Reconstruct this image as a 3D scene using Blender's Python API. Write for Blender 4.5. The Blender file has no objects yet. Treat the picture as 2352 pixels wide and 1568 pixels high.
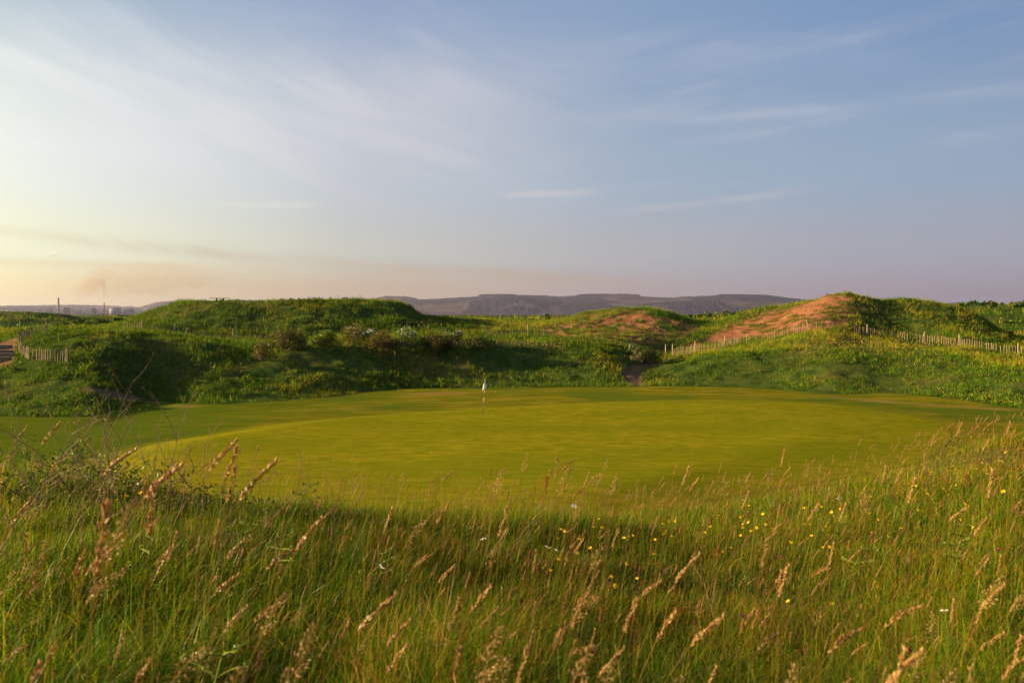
import bpy, math, random
import numpy as np
from math import radians, sin, cos, pi

# ------------------------------------------------------------------ camera
scene = bpy.context.scene
COL = scene.collection
W0, FPX, CX0, HZ = 2352.0, 1831.0, 1176.0, 722.0   # picture width, focal length in px, centre column, horizon row
EYE = 6.1                                          # eye height above the green
cam_d = bpy.data.cameras.new("camera")
cam_d.sensor_width = 36.0
cam_d.lens = 36.0 * FPX / W0
cam_d.shift_y = -(784.0 - HZ) / W0
cam_d.clip_start = 0.05
cam_d.clip_end = 60000.0
cam_d.dof.use_dof = True
cam_d.dof.focus_distance = 14.0
cam_d.dof.aperture_fstop = 4.0
cam = bpy.data.objects.new("camera", cam_d)
COL.objects.link(cam)
cam.location = (0, 0, EYE)
cam.rotation_euler = (radians(90), 0, 0)
scene.camera = cam

# ------------------------------------------------------------------ light and exposure
SUN_EL, SUN_AZ = 12.5, -90.0       # degrees; azimuth from +Y towards +X
scene.view_settings.view_transform = 'Standard'
scene.view_settings.look = 'None'
scene.view_settings.gamma = 1.0
scene.view_settings.exposure = 1.95
scene.view_settings.use_curve_mapping = False
sun_d = bpy.data.lights.new("sun", 'SUN')
sun_d.energy = 5.0
sun_d.angle = radians(0.5)
sun_d.color = (1.0, 0.72, 0.38)
sun = bpy.data.objects.new("sun", sun_d)
COL.objects.link(sun)
sun.rotation_euler = (radians(90 - SUN_EL), 0, radians(180 - SUN_AZ))
sun.location = (-60, 10, 40)
scene.cycles.max_bounces = 6
scene.cycles.diffuse_bounces = 3
scene.cycles.transmission_bounces = 4
scene.cycles.transparent_max_bounces = 8
scene.cycles.volume_bounces = 0
scene.cycles.use_denoising = True
scene.cycles.sample_clamp_indirect = 4.0

world = bpy.data.worlds.new("World")
scene.world = world
world.use_nodes = True


class Nodes:
    """small helper for writing node maths"""
    def __init__(self, tree):
        self.t = tree
        self.n, self.l = tree.nodes, tree.links

    def node(self, kind, **kw):
        n = self.n.new(kind)
        for k, v in kw.items():
            setattr(n, k, v)
        return n

    def put(self, sock, v):
        if isinstance(v, (int, float)):
            sock.default_value = v
        elif isinstance(v, (tuple, list)):
            sock.default_value = (tuple(v) + (1.0,))[:len(sock.default_value)] if len(v) < len(sock.default_value) else v
        else:
            self.l.new(v, sock)

    def m(self, op, a, b=None, c=None, clamp=False):
        n = self.node('ShaderNodeMath', operation=op, use_clamp=clamp)
        self.put(n.inputs[0], a)
        if b is not None:
            self.put(n.inputs[1], b)
        if c is not None:
            self.put(n.inputs[2], c)
        return n.outputs[0]

    def mix(self, f, a, b, blend='MIX'):
        n = self.node('ShaderNodeMix', data_type='RGBA', blend_type=blend)
        self.put(n.inputs[0], f)
        self.put(n.inputs[6], a)
        self.put(n.inputs[7], b)
        return n.outputs[2]

    def noise(self, vec, scale, detail=4.0, rough=0.5, dist=0.0, out=0):
        n = self.node('ShaderNodeTexNoise')
        n.inputs['Scale'].default_value = scale
        n.inputs['Detail'].default_value = detail
        n.inputs['Roughness'].default_value = rough
        n.inputs['Distortion'].default_value = dist
        if vec is not None:
            self.l.new(vec, n.inputs['Vector'])
        return n.outputs[out]

    def smooth(self, v, lo, hi, a=0.0, b=1.0):
        n = self.node('ShaderNodeMapRange', interpolation_type='SMOOTHSTEP')
        self.put(n.inputs[0], v)
        n.inputs[1].default_value, n.inputs[2].default_value = lo, hi
        n.inputs[3].default_value, n.inputs[4].default_value = a, b
        return n.outputs[0]

    def ramp(self, v, stops):
        n = self.node('ShaderNodeValToRGB')
        cr = n.color_ramp
        while len(cr.elements) < len(stops):
            cr.elements.new(0.5)
        for e, (p, c) in zip(cr.elements, stops):
            e.position = p
            e.color = tuple(c) + (1.0,) if len(c) == 3 else c
        self.put(n.inputs[0], v)
        return n.outputs[0]

    def vec(self, x, y, z):
        n = self.node('ShaderNodeCombineXYZ')
        for s, v in zip(n.inputs, (x, y, z)):
            self.put(s, v)
        return n.outputs[0]


SKY_S = 0.05
N = Nodes(world.node_tree)
N.n.clear()
tc = N.node('ShaderNodeTexCoord')
sep = N.node('ShaderNodeSeparateXYZ')
N.l.new(tc.outputs['Generated'], sep.inputs[0])
dx, dy, dz = sep.outputs
AZ = N.m('DEGREES', N.m('ARCTAN2', dx, dy)) if False else N.m('MULTIPLY', N.m('ARCTAN2', dx, dy), 180 / pi)
EL = N.m('MULTIPLY', N.m('ARCSINE', dz), 180 / pi)
sky = N.node('ShaderNodeTexSky', sky_type='NISHITA')
sky.sun_disc = False
sky.sun_elevation = radians(SUN_EL)
sky.sun_rotation = radians(SUN_AZ)
sky.altitude = 0
sky.air_density = 1.0
sky.dust_density = 1.6
sky.ozone_density = 2.0
base = sky.outputs[0]
UNIT = SKY_S * 2.0 ** scene.view_settings.exposure      # picture value of 1.0 in the sky's own units


def skyc(r, g, b):                                       # an observed sky colour (8-bit sRGB) in sky units
    lin = [((v / 255 + 0.055) / 1.055) ** 2.4 for v in (r, g, b)]
    return tuple(v / UNIT for v in lin)


rel = N.m('MULTIPLY', N.m('SUBTRACT', AZ, SUN_AZ), pi / 180)
SD = N.m('MULTIPLY', N.m('SUBTRACT', 1.0, N.m('COSINE', rel)), 0.5)      # 0 towards the sun, 1 opposite
hazec = N.ramp(SD, [(0.0, skyc(285, 270, 190)), (0.155, skyc(276, 258, 172)), (0.25, skyc(256, 234, 164)),
                    (0.40, skyc(206, 184, 160)), (0.55, skyc(184, 168, 168)), (0.70, skyc(170, 158, 170)), (1.0, skyc(140, 140, 165))])
lowc = N.ramp(SD, [(0.0, skyc(290, 285, 220)), (0.155, skyc(276, 274, 214)), (0.25, skyc(244, 246, 214)),
                   (0.40, skyc(204, 204, 194)), (0.55, skyc(182, 182, 186)), (0.70, skyc(166, 168, 182)), (1.0, skyc(150, 155, 175))])
midc = N.ramp(SD, [(0.0, skyc(278, 280, 250)), (0.155, skyc(264, 270, 238)), (0.25, skyc(236, 242, 232)),
                   (0.40, skyc(186, 196, 204)), (0.55, skyc(164, 180, 198)), (0.70, skyc(152, 172, 194)), (1.0, skyc(130, 150, 180))])
topc = N.ramp(SD, [(0.0, skyc(215, 226, 232)), (0.155, skyc(178, 195, 204)), (0.25, skyc(168, 188, 206)),
                   (0.40, skyc(150, 169, 200)), (0.55, skyc(140, 164, 196)), (0.70, skyc(122, 152, 191)), (1.0, skyc(90, 120, 170))])
elp = N.m('MAXIMUM', EL, 0.0)
grade = N.mix(N.smooth(EL, 0.9, 4.2), hazec, lowc)
grade = N.mix(N.smooth(EL, 4.2, 9.5), grade, midc)
grade = N.mix(N.smooth(EL, 8.5, 21.0), grade, topc)
low = N.smooth(EL, 22.0, 55.0, 0.93, 0.25)
base = N.mix(low, base, grade)

# high thin cloud: noise drawn out along the wind, in azimuth and elevation
def stretched(ang, sx, sy, seed, scale, detail=5.0, rough=0.55, dist=0.6):
    ca, sa = cos(radians(ang)), sin(radians(ang))
    u = N.m('ADD', N.m('MULTIPLY', AZ, ca * sx), N.m('MULTIPLY', EL, sa * sx))
    v = N.m('ADD', N.m('MULTIPLY', AZ, -sa * sy), N.m('MULTIPLY', EL, ca * sy))
    return N.noise(N.vec(u, v, seed), scale, detail, rough, dist)


def window(v, a, b, c, d):
    return N.m('MULTIPLY', N.smooth(v, a, b), N.smooth(v, c, d, 1.0, 0.0))


n1 = stretched(-14, 0.035, 0.11, 3.1, 1.0, 5.0, 0.5, 0.9)
n2 = stretched(-16, 0.045, 0.20, 9.4, 1.0, 7.0, 0.62, 1.2)
n3 = stretched(8, 0.03, 0.22, 5.7, 1.0, 6.0, 0.6, 1.0)
# broad veil, thick on the sunny side, its edge running down towards the middle of the picture
vel = N.m('SUBTRACT', EL, N.m('ADD', 12.6, N.m('MULTIPLY', N.m('SUBTRACT', n1, 0.5), 7.0)))
veil = window(vel, -8.5, -1.0, 1.5, 9.5)
veil = N.m('MULTIPLY', veil, N.smooth(N.m('ADD', AZ, N.m('MULTIPLY', N.m('SUBTRACT', n1, 0.5), 16.0)), -7.0, 11.0, 1.0, 0.0))
veil = N.m('MULTIPLY', veil, N.smooth(N.m('ADD', N.m('MULTIPLY', n1, 0.5), N.m('MULTIPLY', n2, 0.55)), 0.34, 0.70, 0.22, 1.0))
veilc = N.ramp(SD, [(0.0, skyc(255, 252, 240)), (0.155, skyc(256, 264, 250)), (0.27, skyc(232, 236, 236)), (0.42, skyc(208, 210, 217)), (0.7, skyc(190, 190, 205))])
base = N.mix(N.m('MULTIPLY', veil, 0.92), base, veilc)
wisp = N.m('MULTIPLY', N.smooth(n2, 0.42, 0.74), window(EL, 8.0, 14.0, 24.0, 40.0))
wisp = N.m('MULTIPLY', wisp, N.smooth(AZ, -5.0, 25.0, 0.20, 0.12))
base = N.mix(wisp, base, veilc)
wisp2 = N.m('MULTIPLY', N.smooth(n3, 0.46, 0.78), window(EL, 5.0, 8.0, 17.0, 21.0))
wisp2 = N.m('MULTIPLY', wisp2, N.smooth(AZ, -4.0, 10.0, 0.0, 0.38))
base = N.mix(wisp2, base, veilc)


def streak(az0, az1, el0, el1, w, amount, colour, wob=0.5, soft=3.0):
    global base
    k = (el1 - el0) / (az1 - az0)
    c = N.m('ADD', N.m('MULTIPLY', N.m('SUBTRACT', AZ, az0), k), el0)
    c = N.m('ADD', c, N.m('MULTIPLY', N.m('SUBTRACT', n3, 0.5), wob * 2.4))
    d = N.m('DIVIDE', N.m('SUBTRACT', EL, c), w)
    f = N.m('POWER', 2.718, N.m('MULTIPLY', N.m('MULTIPLY', d, d), -1.0))
    f = N.m('MULTIPLY', f, window(AZ, az0 - soft, az0 + soft, az1 - soft, az1 + soft))
    f = N.m('MULTIPLY', f, N.smooth(n2, 0.32, 0.62, 0.25, 1.0))
    base = N.mix(N.m('MULTIPLY', f, amount), base, colour)


streak(7, 36, 13.6, 13.5, 0.40, 0.34, skyc(196, 198, 212), 0.9)
streak(12, 24, 11.9, 13.0, 0.30, 0.22, skyc(196, 198, 212), 0.6)
streak(27, 38, 10.6, 12.0, 0.5, 0.22, skyc(190, 195, 210), 0.6)
streak(8, 19, 7.3, 8.2, 0.26, 0.40, skyc(200, 195, 200), 0.25)
streak(-0.5, 5.5, 8.55, 8.6, 0.22, 0.48, skyc(212, 208, 206), 0.3, 1.2)
streak(-21, -14, 7.3, 7.6, 0.18, 0.5, skyc(240, 240, 222), 0.2, 1.5)
streak(14, 27, 17.5, 16.2, 0.8, 0.22, skyc(190, 198, 215), 1.8)
# thin layer of works smoke lying along the wind
streak(-50, -6, 6.4, 3.0, 0.34, 0.20, skyc(205, 186, 142), 0.12, 6.0)
streak(-26, 9, 4.4, 2.2, 0.48, 0.38, skyc(188, 164, 132), 0.12, 6.0)
streak(-45, -16, 3.3, 3.1, 0.28, 0.26, skyc(214, 186, 132), 0.2, 4.0)
smk = N.m('MULTIPLY', window(EL, -1.0, 0.6, 1.6, 3.8), window(AZ, -34.0, -22.0, -10.0, 9.0))
base = N.mix(N.m('MULTIPLY', smk, 0.42), base, skyc(205, 178, 138))

bg = N.node('ShaderNodeBackground')
bg.inputs[1].default_value = SKY_S
N.l.new(base, bg.inputs[0])
wo = N.node('ShaderNodeOutputWorld')
N.l.new(bg.outputs[0], wo.inputs[0])

# ------------------------------------------------------------------ numeric helpers
rng = np.random.default_rng(7)
random.seed(7)


def _hash(ix, iy, seed):
    h = (ix.astype(np.int64) * 374761393 + iy.astype(np.int64) * 668265263 + seed * 974634751) & 0x7fffffff
    h = ((h ^ (h >> 13)) * 1274126177) & 0x7fffffff
    h = (h ^ (h >> 16)) & 0xffff
    return h / 65535.0


def vnoise(x, y, seed=0):
    ix, iy = np.floor(x), np.floor(y)
    fx, fy = x - ix, y - iy
    fx = fx * fx * fx * (fx * (fx * 6 - 15) + 10)
    fy = fy * fy * fy * (fy * (fy * 6 - 15) + 10)
    a = _hash(ix, iy, seed)
    b = _hash(ix + 1, iy, seed)
    c = _hash(ix, iy + 1, seed)
    d = _hash(ix + 1, iy + 1, seed)
    return (a + (b - a) * fx) * (1 - fy) + (c + (d - c) * fx) * fy


def fbm(x, y, scale, octs=4, seed=0, gain=0.5):
    """0..1 fractal noise; scale is the size of the largest features in metres"""
    s, a, t = 0.0, 1.0, 0.0
    f = 1.0 / scale
    for o in range(octs):
        s = s + a * vnoise(x * f + 17.3 * o, y * f - 9.1 * o, seed + o)
        t += a
        a *= gain
        f *= 2.03
    return s / t


def sstep(v, lo, hi):
    t = np.clip((v - lo) / (hi - lo), 0, 1)
    return t * t * (3 - 2 * t)


def pchip(xq, X, Y):
    """monotone cubic through knots; X, Y are (N, K) or (K,), xq is (N,)"""
    X = np.broadcast_to(X, (len(xq), X.shape[-1]))
    Y = np.broadcast_to(Y, (len(xq), Y.shape[-1]))
    h = np.diff(X, axis=1)
    d = np.diff(Y, axis=1) / h
    w1 = 2 * h[:, 1:] + h[:, :-1]
    w2 = h[:, 1:] + 2 * h[:, :-1]
    same = d[:, :-1] * d[:, 1:] > 0
    dd = np.where(same, (w1 + w2) / (w1 / np.where(same, d[:, :-1], 1) + w2 / np.where(same, d[:, 1:], 1)), 0)
    mm = np.concatenate([d[:, :1], dd, d[:, -1:]], axis=1)
    K = X.shape[1]
    i = np.clip((xq[:, None] >= X).sum(1) - 1, 0, K - 2)
    r = np.arange(len(xq))
    x0, hh = X[r, i], h[r, i]
    t = np.clip((xq - x0) / hh, 0, 1)
    y0, y1, m0, m1 = Y[r, i], Y[r, i + 1], mm[r, i] * hh, mm[r, i + 1] * hh
    t2, t3 = t * t, t * t * t
    return (2 * t3 - 3 * t2 + 1) * y0 + (t3 - 2 * t2 + t) * m0 + (-2 * t3 + 3 * t2) * y1 + (t3 - t2) * m1


# ------------------------------------------------------------------ the lie of the land
FLAT = -0.4                                       # mown ground round the green


def ar(*v):
    a = np.array(v, float).reshape(-1, 2)
    return a[:, 0], a[:, 1]


def table(pairs, q):
    X, Y = pairs
    return pchip(np.clip(q, X[0], X[-1]), X, Y)


T_CREST_Y = ar(-900, 5.8, 0, 6.0, 300, 6.1, 600, 6.2, 900, 6.3, 1200, 6.4, 1600, 7.2, 2000, 8.6, 2352, 9.3, 3300, 9.5)
T_CREST_R = ar(-900, 1300, -300, 1205, 0, 1160, 300, 1182, 600, 1215, 900, 1240, 1200, 1250, 1500, 1246, 1700, 1212, 1900, 1162, 2100, 1100, 2352, 1030, 3300, 985)
T_FOOT_Y = ar(-900, 19, 0, 20, 600, 22, 1200, 22, 1700, 24, 2000, 26, 2352, 30, 3300, 34)
T_BANK = ar(-900, 955, 0, 957, 100, 958, 212, 955, 300, 933, 360, 921, 475, 929, 588, 926, 645, 923, 788, 908, 950, 893, 1175, 891,
            1300, 889, 1420, 888, 1498, 887, 1762, 892, 1913, 905, 2038, 903, 2188, 916, 2352, 938, 3300, 960)
# offsets beyond the bank's foot, then picture rows that the real heights follow from
T_FO = ar(-900, 22, 0, 22, 100, 21, 212, 21.5, 300, 17.5, 360, 16.5, 475, 18.5, 588, 19, 700, 19, 788, 18, 950, 15, 1200, 15.5, 1440, 13, 1490, 13, 1560, 11, 1700, 12, 2352, 13, 3300, 13)
T_F = ar(-900, 800, -150, 800, 0, 802, 45, 790, 100, 776, 250, 768, 400, 776, 430, 778, 520, 791, 600, 796, 700, 783, 800, 777, 950, 778, 1100, 782, 1270, 790, 1400, 798,
         1440, 822, 1490, 836, 1530, 830, 1600, 819, 1700, 812, 1870, 812, 2000, 816, 2080, 820, 2200, 832, 2352, 852, 3300, 870)
T_GO = ar(-900, 34, 0, 34, 150, 32.5, 212, 32.5, 300, 29, 360, 28, 475, 30, 700, 29, 950, 25, 1200, 25.5, 1400, 23, 1500, 24, 1600, 26, 1780, 29, 2000, 31, 2200, 31, 2352, 31, 3300, 31)
T_G = ar(-900, 782, 0, 780, 60, 768, 150, 762, 250, 758, 330, 760, 400, 766, 430, 769, 520, 781, 600, 785, 700, 775, 950, 772, 1100, 776, 1270, 780, 1350, 785,
         1450, 796, 1530, 810, 1600, 803, 1700, 793, 1780, 774, 1870, 758, 1940, 761, 2000, 774, 2080, 784, 2150, 787, 2200, 790, 2280, 804, 2352, 812, 3300, 835)
T_HO = ar(-900, 46, 0, 46, 150, 42, 212, 41.5, 300, 38, 360, 37, 475, 39, 700, 38, 950, 34, 1200, 36, 1400, 38, 1530, 36, 1700, 38, 2000, 40, 2352, 42, 3300, 42)
T_H = ar(-900, 770, 0, 768, 60, 760, 150, 757, 250, 753, 330, 738, 430, 727, 600, 731, 800, 729, 900, 729, 950, 742, 1000, 750, 1100, 757, 1270, 762,
         1350, 754, 1450, 750, 1530, 762, 1600, 768, 1700, 755, 1780, 736, 1870, 716, 1940, 706, 2000, 716, 2080, 724, 2150, 734, 2200, 742, 2280, 766, 2352, 786, 3300, 800)
T_IO = ar(-900, 62, 0, 62, 150, 54, 330, 51, 700, 47, 950, 46, 1200, 53, 1400, 52, 1530, 50, 1700, 48, 2000, 47, 2352, 50, 3300, 50)
T_I = ar(-900, 762, 0, 760, 60, 757, 150, 754, 230, 751, 275, 738, 330, 719, 380, 703, 430, 691, 520, 690, 600, 694, 700, 691, 800, 691, 900, 694, 940, 704, 965, 724, 1000, 731,
         1100, 737, 1200, 741, 1270, 736, 1350, 719, 1430, 708, 1480, 707, 1540, 718, 1600, 739, 1625, 742, 1700, 722, 1780, 705, 1870, 688, 1905, 676, 1940, 672, 1985, 680, 2020, 688,
         2080, 686, 2150, 694, 2200, 707, 2250, 730, 2300, 762, 2352, 784, 3300, 798)
T_JO = ar(-900, 100, 0, 100, 400, 78, 2352, 78, 3300, 80)
T_JZ = ar(-900, 2.6, 0, 2.6, 300, 3.0, 500, 3.5, 950, 3.5, 1100, 3.8, 1400, 4, 1625, 4.2, 1900, 4, 2200, 2.2, 2352, 2.4, 3300, 3)
T_KY = ar(-900, 190, 0, 190, 2352, 200, 3300, 200)
T_K = ar(-900, 752, 0, 752, 300, 742, 950, 738, 1050, 735, 1250, 733, 1350, 736, 1600, 728, 1680, 722, 1800, 721, 1900, 730, 2150, 716, 2230, 704, 2352, 701, 3300, 700)
ZL = lambda Y, r: EYE - (r - HZ) / FPX * Y


def blur(a, sig):
    k = np.exp(-0.5 * (np.arange(-3 * sig, 3 * sig + 1) / sig) ** 2)
    k /= k.sum()
    return np.convolve(np.pad(a, 3 * sig, mode='edge'), k, mode='valid')


def layers(px):
    """distances and heights of the ridge lines for every picture column"""
    n = len(px)
    cy = table(T_CREST_Y, px)
    cz = ZL(cy, table(T_CREST_R, px))
    ey = (EYE - FLAT) * FPX / (table(T_BANK, px) - HZ)
    fy, gy, hy, iy, jy = (ey + table(t, px) for t in (T_FO, T_GO, T_HO, T_IO, T_JO))
    ky = np.maximum(table(T_KY, px), jy + 25)
    one = np.ones(n)
    Y = np.stack([0 * one, 0.45 * cy, cy, table(T_FOOT_Y, px), 0.5 * (table(T_FOOT_Y, px) + ey), ey, fy, gy, hy, iy, jy, ky,
                  310 * one, 480 * one, 1000 * one, 3000 * one, 30000 * one], 1)
    Z = np.stack([4.78 * one, 0.5 * (4.80 + cz), cz, FLAT * one, FLAT * one, FLAT * one, ZL(fy, table(T_F, px)), ZL(gy, table(T_G, px)),
                  ZL(hy, table(T_H, px)), ZL(iy, table(T_I, px)), table(T_JZ, px), ZL(ky, table(T_K, px)),
                  3.0 * one, 2.8 * one, 2.8 * one, 2.6 * one, 2.0 * one], 1)
    return Y, Z


PXA = np.arange(-720.0, 3081.0, 2.0)
YA, ZA = layers(PXA)
for _k, _s in ((2, 40), (5, 6), (6, 22), (7, 9), (8, 6)):       # soften creases between neighbouring columns
    YA[:, _k], ZA[:, _k] = blur(YA[:, _k], _s), blur(ZA[:, _k], _s)


def polar(x, y):
    th = np.arctan2(x, y)
    r = np.hypot(x, y)
    c = np.clip(th, -0.80, 0.80)
    return CX0 + FPX * np.tan(c), r * np.cos(c)


def tab_at(px):
    t = np.clip((px - PXA[0]) / 2.0, 0, len(PXA) - 1.001)
    i = t.astype(int)
    f = (t - i)[:, None]
    return YA[i] * (1 - f) + YA[i + 1] * f, ZA[i] * (1 - f) + ZA[i + 1] * f


# outline of the putting green, seen from above
GC = np.array([4.0, 41.0])
GREEN = np.array([(-17.8, 38.1), (-15.7, 42.5), (-12.4, 47.6), (-7.7, 51), (-2.2, 54.0), (3.8, 56.5), (10.3, 58.3), (16.9, 58.6), (21.0, 56.8),
                  (23.9, 52.8), (24.8, 48.5), (23.4, 42.5), (17.2, 34.0), (8.4, 28.6), (1.5, 24.0), (-5, 22.8), (-12, 25.5), (-16.8, 31.0)])


def closed_curve(P, n=24):
    out = []
    m = len(P)
    for i in range(m):
        a, b, c, d = P[i - 1], P[i], P[(i + 1) % m], P[(i + 2) % m]
        t = np.linspace(0, 1, n, endpoint=False)[:, None]
        out.append(0.5 * (2 * b + (c - a) * t + (2 * a - 5 * b + 4 * c - d) * t ** 2 + (3 * b - a - 3 * c + d) * t ** 3))
    return np.concatenate(out)


GCURVE = closed_curve(GREEN)
_ga = np.arctan2(GCURVE[:, 1] - GC[1], GCURVE[:, 0] - GC[0])
_gr = np.hypot(GCURVE[:, 0] - GC[0], GCURVE[:, 1] - GC[1])
_o = np.argsort(_ga)
_ga, _gr = _ga[_o], _gr[_o]


def green_r(a):
    return np.interp(a, _ga, _gr, period=2 * pi)


def green_out(x, y):
    """metres outside the edge of the green (negative inside)"""
    a = np.arctan2(y - GC[1], x - GC[0])
    return np.hypot(x - GC[0], y - GC[1]) - green_r(a)


def ground(x, y, detail=True):
    x = np.atleast_1d(np.asarray(x, float)).ravel()
    y = np.atleast_1d(np.asarray(y, float)).ravel()
    px, Y = polar(x, y)
    TY, TZ = tab_at(px)
    z = pchip(Y, TY, TZ)
    g = green_out(x, y)
    gr = sstep(x, 6, 20)
    z = z + 0.45 * (1 - sstep(g, -3.6 - 6 * gr, 1.6 + 5.6 * gr)) * (Y < TY[:, 5] + 2)
    z = z - 0.18 * sstep(g, 1.5, 12.0) * sstep(-x, 10, 20) * (1 - sstep(Y, TY[:, 5] - 4, TY[:, 5])) * sstep(Y, 18, 24)
    # unevenness: none on the mown ground, more on the rough, long dunes far off
    rough = np.maximum(1 - sstep(Y, TY[:, 2] + 2, TY[:, 3]), sstep(Y, TY[:, 5] + 0.2, TY[:, 5] + 5))
    near = 1 - sstep(Y, 20, 45)
    amp = 0.16 * near + (1 - near) * 0.55
    if detail:
        z = z + rough * amp * (fbm(x, y, 6.0, 4, 11) - 0.5) * 1.6
        z = z + rough * (1 - near) * (fbm(x, y, 1.7, 2, 23) - 0.5) * 0.30
        z = z + 0.09 * (1 - rough) * (fbm(x, y, 9.0, 2, 31) - 0.5)
    far = sstep(Y, TY[:, 10], TY[:, 11] + 60)
    z = z + far * (fbm(x, y, 55.0, 4, 41) - 0.56) * np.where(px < 700, 13.0, 4.5) * (1 - 0.75 * sstep(Y, 1800, 4000))
    return z


def spot(px, row, lift=0.0, y0=1.2, y1=400.0, hidden=0):
    """the ground point seen at a picture position (the plant or post there stands on it)"""
    d = np.geomspace(y0, y1, 4000)
    x = (px - CX0) / FPX * d
    z = ground(x, d) + lift
    ray = EYE - (row - HZ) / FPX * d
    hit = np.nonzero(z >= ray)[0]
    k = hit[0] if len(hit) else len(d) - 1
    return float(x[k]), float(d[k]), float(z[k] - lift)


def gz(x, y):
    return float(ground(np.array([x]), np.array([y]))[0])


# ------------------------------------------------------------------ meshes and materials
def mesh_np(name, verts, faces=None, tris=None, quads=None, col=None, smooth=False):
    """mesh from arrays; quads (N,4) and tris (N,3) may be given together; col is one RGB per vertex"""
    me = bpy.data.meshes.new(name)
    verts = np.asarray(verts, np.float32)
    me.vertices.add(len(verts))
    me.vertices.foreach_set('co', verts.ravel())
    q = np.zeros((0, 4), np.int32) if quads is None else np.asarray(quads, np.int32)
    t = np.zeros((0, 3), np.int32) if tris is None else np.asarray(tris, np.int32)
    idx = np.concatenate([q.ravel(), t.ravel()]).astype(np.int32)
    start = np.concatenate([np.arange(len(q)) * 4, len(q) * 4 + np.arange(len(t)) * 3]).astype(np.int32)
    tot = np.concatenate([np.full(len(q), 4), np.full(len(t), 3)]).astype(np.int32)
    me.loops.add(len(idx))
    me.loops.foreach_set('vertex_index', idx)
    me.polygons.add(len(start))
    me.polygons.foreach_set('loop_start', start)
    me.polygons.foreach_set('loop_total', tot)
    if smooth:
        me.polygons.foreach_set('use_smooth', np.ones(len(start), bool))
    if col is not None:
        a = me.color_attributes.new('Col', 'FLOAT_COLOR', 'POINT')
        c = np.ones((len(verts), 4), np.float32)
        c[:, :3] = col
        a.data.foreach_set('color', c.ravel())
    me.update(calc_edges=True)
    return me


def link(name, me, mat, parent=None, loc=None):
    o = bpy.data.objects.new(name, me)
    COL.objects.link(o)
    if mat is not None and me is not None:
        me.materials.append(mat)
    if parent is not None:
        o.parent = parent
    if loc is not None:
        o.location = loc
    return o


def tag(o, label=None, cat=None, group=None, kind=None):
    for k, v in (('label', label), ('category', cat), ('group', group), ('kind', kind)):
        if v:
            o[k] = v
    return o


def empty(name, loc, label, cat, group=None):
    o = bpy.data.objects.new(name, None)
    o.empty_display_size = 0.2
    COL.objects.link(o)
    o.location = loc
    return tag(o, label, cat, group)


def mat_new(name):
    m = bpy.data.materials.new(name)
    m.use_nodes = True
    n = Nodes(m.node_tree)
    n.n.clear()
    out = n.node('ShaderNodeOutputMaterial')
    return m, n, out


def mat_plain(name, colour, rough=0.8, var=0.25, scale=4.0, metal=0.0, bump=0.0, grain=None):
    m, n, out = mat_new(name)
    b = n.node('ShaderNodeBsdfPrincipled')
    tcn = n.node('ShaderNodeTexCoord')
    vec = tcn.outputs['Object']
    if grain:
        mp = n.node('ShaderNodeMapping')
        mp.inputs['Scale'].default_value = grain
        n.l.new(vec, mp.inputs[0])
        vec = mp.outputs[0]
    f = n.noise(vec, scale, 5.0, 0.6)
    f = n.smooth(f, 0.3, 0.7)
    c = n.mix(f, tuple(v * (1 - var) for v in colour), tuple(min(1, v * (1 + var)) for v in colour))
    n.l.new(c, b.inputs['Base Color'])
    b.inputs['Roughness'].default_value = rough
    b.inputs['Metallic'].default_value = metal
    if bump:
        bp = n.node('ShaderNodeBump')
        bp.inputs['Strength'].default_value = bump
        bp.inputs['Distance'].default_value = 0.02
        n.l.new(n.noise(vec, scale * 3, 4.0, 0.6), bp.inputs['Height'])
        n.l.new(bp.outputs[0], b.inputs['Normal'])
    n.l.new(b.outputs[0], out.inputs[0])
    return m


def mat_leaf(name, trans=0.4, rough=0.6, gain=1.0, sheen=0.25):
    """thin leaf: colour from the blade's own vertex colour, light passes through"""
    m, n, out = mat_new(name)
    a = n.node('ShaderNodeVertexColor', layer_name='Col')
    c = a.outputs[0]
    d = n.node('ShaderNodeBsdfDiffuse')
    t = n.node('ShaderNodeBsdfTranslucent')
    g = n.node('ShaderNodeBsdfGlossy')
    g.inputs['Roughness'].default_value = rough
    n.l.new(c, d.inputs[0])
    n.l.new(c, t.inputs[0])
    g.inputs[0].default_value = (0.5, 0.5, 0.45, 1)
    mx = n.node('ShaderNodeMixShader')
    mx.inputs[0].default_value = trans
    n.l.new(d.outputs[0], mx.inputs[1])
    n.l.new(t.outputs[0], mx.inputs[2])
    fr = n.node('ShaderNodeFresnel')
    fr.inputs[0].default_value = 1.35
    m2 = n.node('ShaderNodeMixShader')
    n.l.new(n.m('MULTIPLY', fr.outputs[0], sheen), m2.inputs[0])
    n.l.new(mx.outputs[0], m2.inputs[1])
    n.l.new(g.outputs[0], m2.inputs[2])
    n.l.new(m2.outputs[0], out.inputs[0])
    return m


# ------------------------------------------------------------------ which ground is what
def poly(*v):
    return np.array(v, float).reshape(-1, 2)


SAND_A = poly(1215, 766, 1290, 748, 1390, 720, 1440, 711, 1480, 716, 1530, 726, 1585, 748, 1620, 752, 1560, 775, 1490, 792, 1340, 786, 1270, 777)
SAND_B = poly(1555, 797, 1600, 778, 1680, 746, 1760, 714, 1850, 691, 1925, 678, 1955, 684, 1930, 700, 1960, 706, 1992, 702, 1960, 722, 1930, 745, 1880, 758, 1760, 773, 1680, 787, 1620, 797)
DIRT = {  # ground-plan centre lines of the paths: (x, y, half width)
}


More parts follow.
